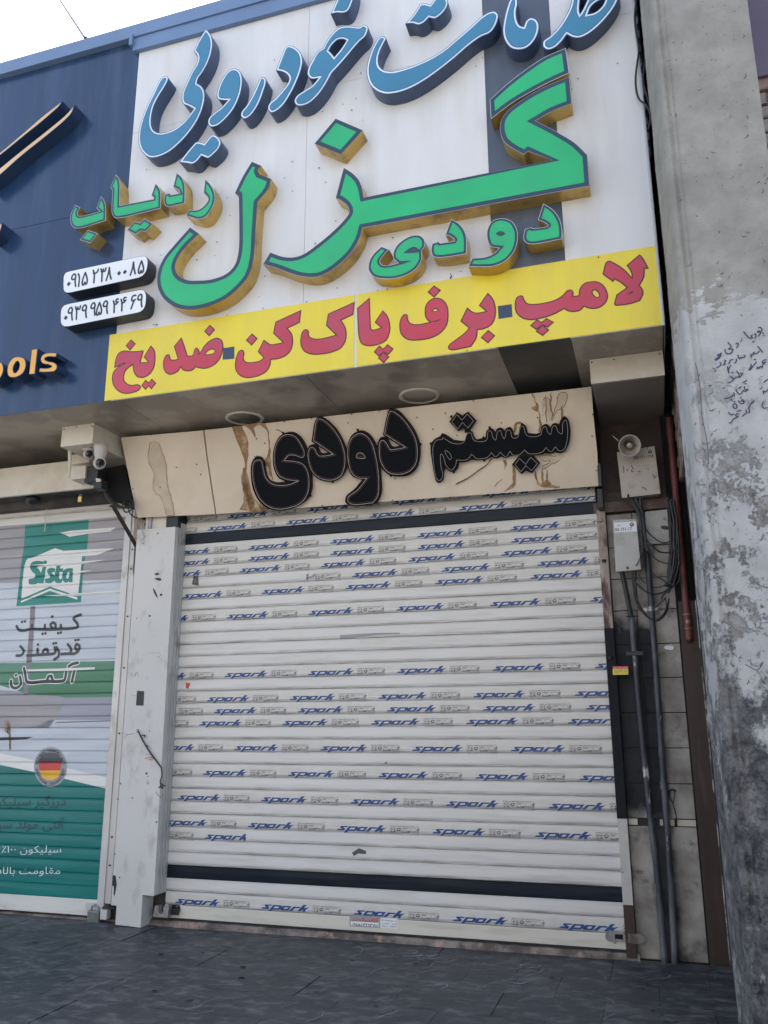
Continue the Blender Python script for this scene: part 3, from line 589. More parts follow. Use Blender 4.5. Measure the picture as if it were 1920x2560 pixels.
letter([loop('H', '1285,375! 1305,600! 1140,665 1000,745! 1110,800 1200,850 1330,930 1435,1030! 1455,1290! I: 895,1575! 870,1660 800,1780 700,1880 600,1950 510,1985 400,1985 300,1960 180,1915 60,1880! 120,1780! 220,1815 310,1822 400,1795 520,1710 640,1610 730,1520 780,1450 770,1400 720,1350 668,1325! 735,1070! 800,1110 860,1170 890,1240 905,1320! H: 1140,1075! 940,1000! 905,1028! 800,970 740,920 715,870 705,800 715,740 760,670 830,610 950,530 1080,460', Y_LET)], Y_LET, .12, 'gold', [('edge_line', 0), ('green_edge', .002), ('green', .031)], sign, label='widest green letter of the sign with gold sides')
letter([loop('I', '668,660! 893,757! 712,958! 492,868!', Y_LET)], Y_LET, .12, 'gold', GL, sign, label='green diamond dot with gold sides')
letter([loop('J', '912,68! 975,95! 952,125 962,155! 1045,187! 1020,260 950,345! 935,560 925,720 890,850 820,940 720,1020 600,1070 480,1090 380,1070 300,1010 262,930 262,840 300,740 380,640 485,522! 545,565! 450,660 395,740 380,800 400,850 460,885 540,890 640,880 740,840 795,780 820,690 825,500 822,300! 795,285! 850,170', Y_LET)], Y_LET, .12, 'gold', GL, sign, label='tall green hooked letter with gold sides')
for s in ('J: 590,187! 630,230 655,290 655,340 630,400 590,450 540,465 500,455 455,440! 480,402! 540,400 580,375 610,330 600,305 578,285!',
          'J: 392,145! 425,172 445,215 450,250 448,355! 345,378 320,375 306,350 308,310 318,292! 345,285! 352,298! 415,285! 405,262 368,243!',
          'E: 720,90! 765,170 775,240 772,400 770,520! 1240,430! 1245,410 1208,385! 1268,210! 1310,265 1335,330 1335,560! 750,695 700,685 665,630 660,560 668,400 672,310! 643,268!',
          'E: 155,512! 225,545! 190,610 200,660 240,665 495,600! 452,560! 510,390! 550,440 575,510 575,730! 180,838 120,810 88,730 95,640',
          'E: 330,858! 468,905! 365,1040! 220,995!', 'E: 1110,703! 1235,770! 1130,880! 1055,870! 990,920! 873,858! 980,740! 1060,762!',
          'G: 1462,28! 1540,80 1590,150 1610,220 1612,312! 1350,352 1310,325 1305,290 1315,235! 1365,218! 1378,228! 1480,215 1500,205 1470,180 1420,160!',
          'G: 1150,148 1215,175 1252,240 1258,310 1235,400 1170,480 1080,525 980,535 862,530! 895,465! 1000,455 1070,425 1110,385! 1040,370 1015,310 1015,240 1050,175 1100,150',
          'G: 728,152! 790,190 835,250 850,310 850,430! 640,460 585,450 568,410 575,350! 628,332! 640,345! 750,330! 755,320 720,290 682,278!',
          'G: 172,372! 232,395! 190,440 158,490 180,520 240,520 305,503! 270,470 265,430 290,370 350,315 420,283 480,285 515,320 515,370 490,410! 495,460 465,530 390,590 290,625 190,630 110,612 70,560 75,490 110,430'):
    pa = []
    if s.startswith('G: 1150'): pa = [loop('G', '1085,270 1120,250 1160,270 1120,290', Y_LET)]
    if s.startswith('G: 172'): pa = [loop('G', '345,425! 400,385 440,376 475,400 490,415! 420,425', Y_LET), loop('G', '300,490! 415,485! 330,512', Y_LET)]
    letter([loop('X', s, Y_LET)], Y_LET, .12, 'gold', GS, sign, label='small green letter with gold sides', patches=pa)
# telephone number plates across the joint of the two signs
DIG = {'0': [('d', .5, .42, .17)], '1': [[(.30, 1), (.55, .75), (.52, 0)]], '2': [[(.05, 1), (.30, .72), (.32, 0)], [(.12, .78), (.5, .72), (.95, .88), (.98, 1)]],
       '3': [[(.05, 1), (.28, .72), (.32, 0)], [(.12, .80), (.42, .74), (.50, .95)], [(.48, .80), (.82, .76), (.95, 1)]], '4': [[(.10, .92), (.28, .66), (.34, 0)], [(.28, .66), (.60, .62), (.98, .78)], [(.98, .98), (.70, 1), (.58, .85), (.80, .72)]],
       '5': [[(.50, 1), (.20, .62), (.04, .25), (.18, .05), (.40, .08), (.52, .25), (.66, .08), (.88, .10), (.96, .30), (.82, .62), (.50, 1)]], '6': [[(.95, .98), (.55, 1), (.25, .85), (.30, .62), (.90, .66)], [(.72, .62), (.50, .40), (.22, 0)]],
       '8': [[(.50, 1), (.38, .55), (.05, .02)], [(.50, 1), (.66, .5), (.95, .05)]], '9': [[(.85, .80), (.66, .98), (.30, .95), (.10, .70), (.32, .58), (.80, .66), (.85, .80)], [(.80, .75), (.78, .35), (.92, 0)]]}
def digits(crop, items, h, wd_, Y, sw, slope=-.20, lean=.06):
    L = []; o = CR[crop]
    def q(cx, cy, u, v): x = cx + (u - .5) * wd_ + (v - .5) * h * lean; y = cy + (u - .5) * wd_ * slope - (v - .5) * h; return at(o[0] + x * o[2], o[1] + y * o[2], Y)
    for ch, cx, cy in items:
        for s in DIG[ch]:
            if s[0] == 'd': L.append([q(cx, cy, .5 - .38, .5), q(cx, cy, .5, .5 + .19), q(cx, cy, .88, .5), q(cx, cy, .5, .31)])
            else: L += stroke([q(cx, cy, *p) for p in spline([(*p, i in (0, len(s) - 1)) for i, p in enumerate(s)], False, 3)], sw)
    return L
for out, it in (('118,400 125,320 160,265 230,240! 1370,-2! 1430,5 1460,50 1462,150 1440,240 1390,310 1320,350! 220,588! 160,585 125,550 118,480', [('0', 203, 445), ('9', 282, 390), ('1', 365, 382), ('5', 460, 365), ('2', 625, 322), ('3', 750, 300), ('8', 845, 285), ('0', 1005, 275), ('0', 1098, 255), ('8', 1230, 200), ('5', 1358, 180)]),
                ('75,920 90,840 130,790 190,765! 1330,540! 1400,545 1435,600 1437,720 1410,830 1350,890 1280,912! 190,1128! 120,1120 80,1070 75,980', [('0', 155, 985), ('9', 228, 925), ('3', 345, 905), ('9', 452, 885), ('9', 590, 850), ('5', 688, 845), ('9', 787, 820), ('4', 945, 795), ('4', 1068, 770), ('6', 1228, 735), ('9', 1338, 715)])):
    L = loop('F', out, Y_LET)
    o = obj('number_plate', *plate([L], Y_LET, .115), M['plate_side'], sign, label='white rounded telephone number plate with dark sides')
    obj('plate_face', *sheet([inset(L, .003)], Y_LET - .001), M['plate_white'], o)
    v, f = fill(digits('F', it, 205, 88, Y_LET - .002, .0150)); obj('phone_digits', [(a, Y_LET - .002, b) for a, b in v], f, M['plate_ink'], o)
# screws and drill holes on the boards
scr = lmesh('screw', sheet([[(.006 * math.cos(k), .006 * math.sin(k)) for k in [i * math.pi / 3 for i in range(6)]]], 0), M['dark'])
for cr, s in (('B', '1390,842 1188,1200 1335,1135 1287,1270 950,1285 1410,1385 395,690'), ('J', '182,122 1190,65 1375,110 1138,178 1193,270 1420,210 742,315 760,440 1492,477 670,622 655,715 283,713 530,745 1348,632 1002,857 962,1000 1500,940 1290,1035 988,1080 737,1127 235,1195 250,1195'), ('G', '262,300 803,568 723,590 728,608 723,621'), ('O', '980,95 92,178'), ('C', '175,757 125,1018 80,1140 1435,598 1370,685'), ('D', '1425,655 950,925 1015,815'), ('N', '1195,812 365,178 265,190'), ('T', '900,648 990,1175 945,1600 965,1600')):
    for x, y, _ in pts(cr, s):
        a = at(x, y, Y_SIGN - .006); o = bpy.data.objects.new('screw', scr); C.objects.link(o); o.parent = sign; o.location = Vector((a[0], Y_SIGN - .0062, a[1])) - sign.location; k = rnd.uniform(.6, 1.1); o.scale = (k, 1, k)

# ------------------------------------------------------------------ neighbour's navy sign
nb = thing('neighbour_sign', 'navy blue neighbour shop sign with gold raised letters and strokes at the left edge', 'shop sign', (-4.8, Y_SIGN, Z_SOF))
XN = XS0 - .0
for x0, x1 in ((-9, -5.62), (-5.618, XN - .002)):
    for z0, z1 in ((Z_SOF - .0, 5.55), (5.552, ZT + .18)): obj('board_panel', *box(x0, x1, Y_SIGN - .001, Y_SIGN + .03, z0 + .002, z1), M['navy_board'], nb)
obj('board_corner', *box(XN - .07, XN - .004, Y_SIGN - .0035, Y_SIGN - .0012, Z_SOF + .002, zyt), M['navy_board'], nb)
GF = [('navy_side', 0), ('gold_face', .006)]
for s, hs, lay in (('110,1798 150,1810 160,1850 140,1900 95,1925 55,1920 45,1880 60,1830 85,1805', ['108,1826 120,1842 114,1878 92,1898 82,1884 87,1850'], 'gold_face'), ('-28,1826 12,1838 22,1878 2,1928 -43,1953 -83,1948 -93,1908 -78,1858 -53,1833', ['-30,1854 -18,1870 -24,1906 -46,1926 -56,1912 -51,1878'], 'gold_face'),
                   ('195,1755! 233,1748! 215,1905! 178,1908!', [], 'gold_face'), ('350,1775! 345,1800! 290,1800 275,1812 290,1825 335,1835 352,1855 340,1885 300,1893 240,1893! 245,1868! 300,1868 318,1858 300,1848 262,1840 250,1815 265,1785 300,1775', [], 'gold_face'),
                   ('383,228! 365,258 320,300 250,360 150,440 0,562 -80,620! -80,606! 0,546 150,420 260,325 340,262', [], 'gold_pale'), ('460,250! 440,300 400,345 300,430 120,575 0,682 -90,750! -90,715! 0,642 150,520 300,402 400,318 440,275', [], 'gold_pale'), ('14,975! 8,1010 -10,1045 -60,1080! -60,1040! -15,1000', [], 'gold_pale')):
    o = letter([loop('T', s, Y_LET)], Y_LET, .12, 'navy_side', [('navy_side', 0), (lay, .005)], nb, [loop('T', h, Y_LET) for h in hs], 'gold faced raised letter with navy sides')

# metal coping along the top edge of both signs
cp_ = thing('roof_coping', 'blue metal coping strip along the top edge of the shop signs', 'roof coping', (-4, -1.2, ZT))
zc1 = at(300, 75, -1.17)[1]; zc0 = ZT; zcm = at(352, 92, -1.17)[1]
obj('coping_strip', *box(XS0 - .04, .4, -1.17, .3, zc0, (zc0 + zc1) / 2 - .002), M['coping'], cp_)
obj('coping_cap', *box(-9, .4, -1.185, .3, (zc0 + zc1) / 2, zc1, .004), M['coping'], cp_)
obj('bracket', *box(XS0 - .062, XS0 - .030, -1.20, -1.16, (zc0 + zc1) / 2 - .09, (zc0 + zc1) / 2 + .02, .004), M['coping'], cp_)

# ------------------------------------------------------------------ canopy soffit
so = thing('canopy_soffit', 'grimy grey panelled underside of the canopy below the yellow banner', 'soffit', (-2.5, -.6, Z_SOF))
xd0 = at(1245.5, 867.7, Y_SIGN)[0]; xd1 = at(1426, 841, Y_SIGN)[0]; xm1 = at(761, 935, Y_SIGN)[0]; xm0 = at(292, 1003, Y_SIGN)[0]
for a, b, m_, lb in ((-7.2, -5.55, 'soffit', None), (-5.55, xm0, 'soffit', None), (xm0, xm1, 'soffit', None), (xm1, xd0, 'soffit', None), (xd0, xd1, 'soffit_dark', 'near black soffit strip'), (xd1, XS1 + .01, 'soffit', None)):
    obj('soffit_panel', *box(a + .002, b - .002, Y_SIGN + .004, .2, Z_SOF, Z_SOF + .02), M[m_], so, label=lb)
for px, lit in ((612.3, 0), (1048.5, 1)):
    py = 1046 if lit == 0 else 990
    r = ray(px, py); t = (Z_SOF - EYE) / r[2]; cx, cy = r[0] * t, t - DIST
    dl = thing('recessed_downlight', 'round recessed downlight in the soffit, %s' % ('left one with a dark empty bowl' if lit == 0 else 'right one with a pale frosted glass'), 'downlight', (cx, cy, Z_SOF), 'two recessed downlights')
    rr = .138
    V, F = lathe([(rr * 1.12, 0), (rr * 1.12, -.006), (rr, -.010), (rr * .93, -.004), (rr * .90, .0)], 32); obj('trim_ring', [(x + cx, y + cy, z + Z_SOF) for x, y, z in V], F, M['cream2'], dl, smooth=True)
    V, F = lathe([(rr * .92, -.002), (rr * .7, -.0035), (rr * .35, -.0045), (.001, -.005)] if lit else [(rr * .92, -.002), (rr * .5, -.003), (.001, -.003)], 32)
    obj('glass', [(x + cx, y + cy, z + Z_SOF) for x, y, z in V], F, M['soffit'] if lit else mat('dull_bowl', (.13, .12, .10), .3, 0, .4, 12, (.36, .32, .27), 9, .46, .1), dl, smooth=True)

# ------------------------------------------------------------------ leaning cream sign with black letters
cs = thing('cream_sign', 'long cream sign panel with black Persian letters and rust stains above the shutter', 'shop sign', (-2.2, -.3, 3.18))
def aslant(px, py):
    """point of the leaning panel seen at a pixel"""
    r = ray(px, py); zb, zt = 3.18, 3.83; k = (Y_PANEL_T - Y_PANEL_B) / (zt - zb)
    t = (Y_PANEL_B + DIST + k * (EYE - zb)) / (1 - k * r[2]); return (r[0] * t, EYE + r[2] * t)
KY = (Y_PANEL_T - Y_PANEL_B) / .65
def sl(P, off=0): return [(x, Y_PANEL_B + KY * (z - 3.18) - off, z + off * KY) for x, z in P]
def sloop(crop, s, n=5): return [aslant(x, y) for x, y in spline(pts(crop, s), True, n)]
def sfill(L, off, holes=(), th=0):
    v, f = fill(L, holes); V = sl(v, off); F = list(f)
    if th:
        for q, sg in [(l, 1) for l in L] + [(l, -1) for l in holes]:
            q = ccw(q)[::sg]; b = len(V); n = len(q); V += sl(q, off) + sl(q, off - th); F += [(b + i, b + n + i, b + n + (i + 1) % n, b + (i + 1) % n) for i in range(n)]
    return V, F
cxs = [aslant(303, 1094)[0], aslant(508, 1075)[0], aslant(1480, 968)[0]]
for i, s in enumerate(('X: 303,1094! 508,1076! 516,1140! 538,1285! 344,1294!', 'X: 511,1075.5! 1478,967! 1484,1045! 1493,1130! 1497,1215! 541,1285! 519,1140!')):
    L = sloop('X', s); obj('cream_board', *sfill([L], .004 if i == 0 else .0, th=.02), M['cream'], cs)
    b = sl(L)
for s, m_ in (('Z1: 1110,402 1170,420 1205,500 1245,620 1255,740 1270,860 1310,1000 1330,1140! 1260,1140! 1220,1040 1190,950 1150,930 1120,830 1130,740 1085,620 1075,560 1085,450', 'stain_pale'),
              ('Q: 0,155! 150,145 190,210 205,330 210,480 235,680! 215,640 190,560 150,520 190,430 170,200 100,160 60,190 70,270 30,210! -30,170!', 'stain'), ('Q: -60,170! 0,330 -20,640! 10,800 60,900 30,970! -80,960! -40,880 -50,700 -30,500 -90,330! -150,175!', 'stain'), ('Q: -40,560 -10,620 40,820 120,920 190,950 100,975 20,960 -20,820 -60,680', 'stain'),
              ('P: 1180,10! 1210,60 1235,130 1250,180 1240,215 1190,190 1175,165 1215,150 1210,90', 'stain'), ('P: 1290,90! 1330,60 1370,90 1390,180 1410,300 1370,310 1340,200 1320,160 1300,260', 'stain_pale'), ('P: 1470,20 1545,10 1540,140 1490,190 1430,230 1425,300 1400,300 1440,150', 'stain_pale'), ('P: 1250,210! 1275,330 1290,430! 1255,430! 1262,320', 'stain'),
              ('P: 960,780! 1000,850 995,960 980,1040! 870,1090! 960,1010 975,900', 'stain'), ('P: 1210,850! 1235,900 1240,980 1300,1000 1360,990 1400,1020 1480,1030! 1480,1042! 1300,1035 1235,1010 1215,950', 'stain'), ('P: 1265,690 1420,700 1530,680 1500,740 1400,780 1310,840 1290,820 1380,760 1280,740', 'stain_pale'), ('P: 860,740! 900,760 880,850 840,950 770,1030! 860,930 880,850', 'stain'), ('P: 1330,30! 1338,200 1345,330! 1336,330! 1328,200', 'stain'), ('P: 1380,10! 1392,150 1400,300! 1392,300! 1378,160', 'stain'), ('P: 1500,150! 1515,260 1505,330! 1496,260', 'stain'), ('P: 1290,830! 1300,900 1296,990! 1286,990! 1282,900', 'stain'), ('P: 1345,850! 1352,930 1346,1010! 1338,930', 'stain'), ('P: 1300,980 1350,965 1380,1000 1340,1030 1290,1025', 'stain'), ('Q: 120,820! 150,860 140,960! 110,960! 118,880', 'stain'), ('X: 480,1270! 500,1262 520,1275 538,1284! 480,1290!', 'stain'), ('P: 990,350 1040,320 1080,345! 1040,340 1010,370 1000,430! 985,430', 'stain')):
    q_ = sloop('X', s); q_ = [(x + noise.noise(Vector((x * 30, z * 30, 1))) * .012, z + noise.noise(Vector((x * 30, z * 30, 5))) * .008) for x, z in q_]; o_ = .0012 if not s.startswith('Z1') else .0055
    st_ = obj('stain', *sfill([q_], o_), M[m_], cs); rim = []
    for a_, b_ in zip(q_, q_[1:] + q_[:1]):
        if noise.noise(Vector((a_[0] * 9, a_[1] * 9, 3))) > -.25: rim += stroke([a_, b_], .0035 + .003 * abs(noise.noise(Vector((a_[0] * 25, a_[1] * 25, 8)))), False)
    if rim: obj('stain_rim', *sfill(rim, o_ + .0008), M['stain_rim'], st_)
words = [('Q', '380,225 440,225 500,265 545,330 570,400 578,480 600,560 612,650 612,760 575,850 500,910 400,950 290,960 190,935 110,860 60,750 42,620 50,510 90,455 135,460 165,510 180,600 210,670 270,695 370,690! 300,650 260,570 248,460 265,350 310,265',
          ['100,485 140,490 160,560 180,640 230,700 300,722 400,715 490,680! 380,665 310,630 275,560 262,450 285,330 340,260 400,245 460,265 510,330 545,410 540,450 520,460 460,440 400,440 355,490! 470,500 540,530 580,610 590,700 575,800 520,880 430,925 310,945 210,920 130,850 75,720 60,600 70,510']),
         ('Q', '680,78 740,100 820,170 890,270 935,390 945,500 925,600 860,670 780,690 690,670 620,610 575,500 570,400 600,345 650,340 675,380 700,420 770,415! 612,310! 650,110', ['680,97 740,120 830,210 890,310 925,430 925,530 890,630 800,672 700,655 630,600 590,500 585,400 610,365 640,375 680,440 740,445 820,430! 632,300! 665,110']),
         ('Q', '1070,208 1140,235 1200,310 1235,410 1250,520 1265,680 1265,800 1225,895! 1130,912 980,915 930,880 940,820 1010,760 1085,672! 1000,640 955,560 940,450 950,340 990,250', ['1065,235 1130,260 1185,340 1215,450 1235,560 1245,700 1235,820 1190,885! 1000,900 955,870 960,830 1040,770 1135,655! 1050,650 990,600 960,500 955,380 990,280', '1070,415 1110,440 1115,465 1070,468 1035,460 1040,430']),
         ('Q', '1350,5 1420,20 1500,100 1580,210 1625,330 1630,440 1600,560 1530,625 1430,640 1340,625 1265,550 1232,430 1235,320 1265,270 1310,275 1340,320 1370,360 1440,350! 1283,250! 1325,50', ['1360,25 1430,60 1520,160 1590,290 1607,420 1590,520 1530,590 1430,618 1330,595 1265,500 1250,380 1260,310 1290,300 1320,330 1355,385 1420,380 1497,365! 1300,240! 1340,50']),
         ('P', '205,447! 240,460 330,520! 450,525 465,480 490,430 530,430 550,480 570,510 640,500 675,490 690,420 730,393 770,415 785,440! 800,400 840,385 875,410 885,425! 905,390 945,380 975,420 990,465 1030,460 1050,380 1080,345 1115,370 1135,445! 1240,450 1275,430 1290,370 1330,345 1370,370 1385,385! 1400,350 1440,335 1475,350! 1500,290 1535,262 1570,290 1595,370 1600,470 1580,570 1540,640 1490,662 1440,650! 1390,668 1330,665 1280,680 1100,690 990,690 950,695 900,715 850,700! 800,720 745,705! 700,725 600,740 530,735 480,755 390,765! 375,830 330,865 280,855 245,815! 225,870 215,950 180,985 145,970 120,890 95,740 80,610 90,550 130,505 185,475',
          ['215,490! 330,555 440,545 480,450 520,440 545,510 600,535 690,520 710,420 740,425 760,490 790,518 810,430 840,415 860,470 885,505 915,410 950,420 970,490 1025,490 1060,380 1090,370 1115,450 1150,478 1275,465 1300,390 1330,370 1355,430 1385,458 1410,370 1440,365 1470,430 1510,450 1520,330 1550,300 1570,380 1565,520 1530,620 1480,635 1440,590! 1390,645 1335,600! 1290,650 1150,665 1105,625! 1050,675 980,680 945,640! 900,700 840,650! 790,700 745,655! 700,705 590,720 530,670! 480,730 365,735! 350,800 310,845 250,790 215,680 195,670 195,800 215,900 180,960 145,930 110,700 110,590 150,520 210,510', '240,630 290,660 310,710 295,730 260,690']),
         ('P', '365,218! 425,255! 485,210! 580,310! 520,400 510,430! 455,440! 450,385! 385,425! 288,318!', ['370,240! 425,300! 485,235! 550,310! 490,385! 430,325! 380,400! 315,320!']),
         ('P', '1030,700! 1115,672! 1200,690! 1270,770! 1185,880! 1120,850! 1070,890! 970,780!', ['1050,715! 1115,780! 1170,705! 1245,770! 1180,850! 1118,795! 1065,860! 1000,785!'])]
for k, (cr, s, leds) in enumerate(words):
    L = sloop(cr, s); up = .030 + .002 * (k % 2) + (.003 if k >= 5 else 0)
    o = obj('black_letter', *sfill([L], up, th=.022), M['black_edge'], cs, label='black shop letter with a fine dotted light line')
    obj('letter_front', *sfill([inset(L, .009)], up + .0012), M['black'], o)
    LL = []; L2 = []
    for l in leds:
        q = sloop(cr, l, 4); q.append(q[0]); LL += stroke(q, .0042 if cr == 'Q' else .0028, False)
        if cr == 'Q' and k < 4: i_ = inset(q[:-1], .011); i_.append(i_[0]); L2 += stroke(i_, .003, False)
    obj('light_line', *sfill(LL, up + .0024), M['led'], o)
    if L2: obj('red_light_line', *sfill(L2, up + .0021), M['led2'], o)
for cr, s in (('Q', '75,452 98,462'), ('Q', '280,200 310,205 345,232'), ('Q', '1030,188 1045,208')):
    P = [aslant(x, y) for x, y, _ in pts(cr, s)]; obj('loose_wire', *tube(sl(P, .03), .003, 6), M['cable'], cs)
for cr, s in (('Q', '98,458 342,232 1045,205 1632,338 1355,632 808,692 600,820 205,940'), ('P', '82,560 305,265 722,385 655,495 663,740 333,868 1072,350')):
    for x, y, _ in pts(cr, s):
        a = aslant(x, y); c = Vector(sl([a], .022)[0]); V, F = lathe([(.001, -.011), (.007, -.009), (.0095, 0), (.007, .009), (.001, .011)], 8); obj('mounting_stud', [tuple(Vector(v) + c) for v in V], F, M['black_edge'], cs)
P = [aslant(x, y) for x, y, _ in pts('P', '735,725 690,790 590,860 480,940 350,1005')]; obj('hanging_red_wire', *join(tube(smoothpath(sl(P, .012), 5), .0032, 6), tube(smoothpath([(x + .008, y - .004, z + .006) for x, y, z in sl(P, .012)], 5), .0028, 6)), M['red_wire'], cs)
for cr, s in (('Q', '345,130 600,97 945,138 977,58 1243,27 1315,32 1595,88 160,330 82,290 1365,868 700,918 1385,665'), ('P', '540,97 232,230 100,405 362,472 845,335 1240,277'), ('Z1', '920,875 1590,735 1350,665 1550,635 1095,343 1190,860'), ('R1', '205,650 200,830 235,1115')):
    for x, y, _ in pts(cr, s):
        a = aslant(x, y); c = Vector(sl([a], .006)[0]); V, F = lathe([(.001, -.004), (.005, -.003), (.005, .003)], 6); obj('rivet', [(c.x + v[0], c.y + v[2], c.z + v[1]) for v in V], F, M['dark'], cs)
# back frame of the leaning panel so that it has depth
obj('frame_side', *join(box(cxs[0] + .03, cxs[0] + .045, -.13, .02, 3.2, 3.6)), M['dark'], cs)
obj('panel_return', [(cxs[2] + .004, Y_PANEL_T, 3.83), (cxs[2] + .004, Y_PANEL_B, 3.18), (cxs[2] + .004, .05, 3.18), (cxs[2] + .004, .05, 3.83)], [(0, 1, 2, 3)], M['dark'], cs)

# ================================================================== ROLLER SHUTTERS
Z0, PIT = 3.068, .0942
PROF = [(0, .003), (.012, .0105), (.035, .0130), (.070, .0130), (.085, .0100), (.105, .0126), (.45, .0136), (.78, .0132), (.93, .0122), (.982, .0095), (1.0, .003)]
def yprof(z):
    f = ((Z0 - z) / PIT) % 1.0
    for (a, ya), (b, yb) in zip(PROF, PROF[1:]):
        if a <= f <= b: return -(ya + (yb - ya) * (f - a) / (b - a))
    return 0
def slat_mesh(x0, x1, name):
    V = []; F = []
    for f, y in PROF: V += [(x0, -y, -f * PIT), (x1, -y, -f * PIT)]
    F = [(2 * i, 2 * i + 1, 2 * i + 3, 2 * i + 2) for i in range(len(PROF) - 1)]
    b = len(V); V += [(x0, .012, 0), (x1, .012, 0), (x0, .012, -PIT), (x1, .012, -PIT)]; F += [(b + 1, b, b + 2, b + 3)]
    me = bpy.data.meshes.new(name); me.from_pydata(V, [], F); me.materials.append(M['slat']); me.update(); return me
XSL, XSR = -3.737, -.322
sh = thing('roller_shutter', 'closed white roller shutter with blue printed protective film strips under the cream sign', 'roller shutter', (-2.03, 0, 0))
sm_ = slat_mesh(XSL + 2.03, XSR + 2.03, 'slat')
# one unit of the printed film: word mark, small print and the pictogram table, local to the slat top
zS = Z0 - 15 * PIT; xS = at(1150 + 215 * .15672, 1776, -.0145)[0]
YP = -.0150
def sloc(s, n=4): return [(x - xS, z - zS) for x, z in loop('S', s, YP, n)]
spark = [sloc(s) for s in ('290,228! 405,226! 395,245! 325,248! 355,268 350,290 335,298! 215,298! 240,275! 305,272! 275,252 275,238', '425,228! 570,226! 580,240 560,275 520,298! 415,300! 385,330! 340,330!', '610,228! 750,226! 690,298! 560,300! 555,285 580,245', '785,228! 910,226! 893,248! 815,250! 757,298! 705,298! 760,250', '955,192! 1015,190! 965,240! 1065,226! 1000,262! 985,298! 945,300! 950,270! 895,298! 850,298!')]
sparkh = [sloc(s) for s in ('455,250! 530,248! 515,275! 425,278!', '632,250! 693,248! 665,276! 607,278!')]
v, f = fill(spark, sparkh); PV = [(x, YP, z) for x, z in v]; PF = list(f); PM = [0] * len(f)
def addp(vf, mi, dy=0):
    b = len(PV); PV.extend([(x, YP - dy, z) for x, z in vf[0]]); PF.extend([tuple(i + b for i in t) for t in vf[1]]); PM.extend([mi] * len(vf[1]))
def txt_local(p0, p1, h, s, fa=False, bold=0):
    V, F = text_on('S', p0, p1, s, h, YP, bold, 0, fa); return [(a - xS, b - zS) for a, _, b in V], F
addp(txt_local((415, 330), (990, 330), 10, 'PLEASE REMOVE PROTECTIVE TAPE IMMEDIATELY AFTER INSTALLATION'), 1)
addp(txt_local((1120, 205), (1615, 200), 15, 'SPARK ALUMINIUM INDUSTRIAL CO.', False, .012), 1)
addp(txt_local((1140, 327), (1630, 325), 12, 'لطفا بلافاصله پس از نصب نوار محافظ را جدا نمایید', True), 1)
addp(txt_local((228, 250), (250, 250), 14, 'TM'), 1)
def rect(x0, y0, x1, y1): return sloc('%g,%g! %g,%g! %g,%g! %g,%g!' % (x0, y0, x1, y0, x1, y1, x0, y1))
fr = []
for x0, y0, x1, y1 in ((1120, 216, 1175, 254), (1175, 216, 1228, 254), (1120, 254, 1175, 292), (1175, 254, 1228, 292), (1330, 216, 1420, 292), (1345, 222, 1400, 286), (1420, 216, 1475, 270), (1490, 214, 1562, 262)):
    fr += stroke(rect(x0, y0, x1, y1) + rect(x0, y0, x1, y1)[:1], .0012, False)
fr += [sloc('1240,245 1255,222 1280,217 1305,226 1312,248 1290,266 1262,268')]
addp(fill(fr), 1)
fr = [rect(1432, 262, 1462, 285), sloc('1150,228 1165,236 1150,248 1135,236'), sloc('1190,235! 1203,224! 1215,236! 1208,248! 1196,248!'), sloc('1148,262! 1162,286! 1134,286!'), rect(1596, 216, 1622, 240), rect(1188, 264, 1216, 284)]
addp(fill(fr), 1); addp(fill([rect(1575, 228, 1618, 298), rect(1478, 264, 1570, 290), rect(1335, 270, 1470, 296), rect(1240, 276, 1312, 284), rect(1348, 226, 1396, 240)]), 2)
addp(fill([sloc('1258,238 1275,226 1285,240 1270,256'), sloc('1290,232 1304,240 1296,256')]), 3, .0004)
pm = bpy.data.meshes.new('film_print'); pm.from_pydata(PV, [], PF); pm.update(); pm.polygons.foreach_set('material_index', PM)
for k in ('ink', 'ink_grey', 'ink_light', 'ink_film'): pm.materials.append(M[k])
WU = max(v[0] for v in PV)
def clipped(x0, x1):
    bm = bmesh.new(); bm.from_mesh(pm)
    for x, n in ((x0, -1), (x1, 1)):
        if x is None: continue
        bmesh.ops.bisect_plane(bm, geom=bm.verts[:] + bm.edges[:] + bm.faces[:], plane_co=(x, 0, 0), plane_no=(n, 0, 0), clear_outer=True)
    me = bpy.data.meshes.new('film_print'); bm.to_mesh(me); bm.free()
    for k in ('ink', 'ink_grey', 'ink_light', 'ink_film'): me.materials.append(M[k])
    return me
ys = {-3: 1268, -2: 1290, -1: 1316, 0: 1350, 1: 1377, 2: 1403, 3: 1430, 4: 1459, 5: 1487, 7: 1544, 12: 1688, 14: 1746, 15: 1776, 16: 1806, 18: 1868, 20: 1931, 22: 1993, 24: 2055, 25: 2087, 30: 2243}
start = {-2: 568, -1: 517.7, 1: 619, 2: 619, 3: 597, 4: 879, 5: 456, 7: 565, 12: 560, 14: 516, 15: 533.6, 16: 497, 18: 584, 20: 507, 22: 442.7, 24: 619, 25: 511, 30: 438}
first = None; fm = {}
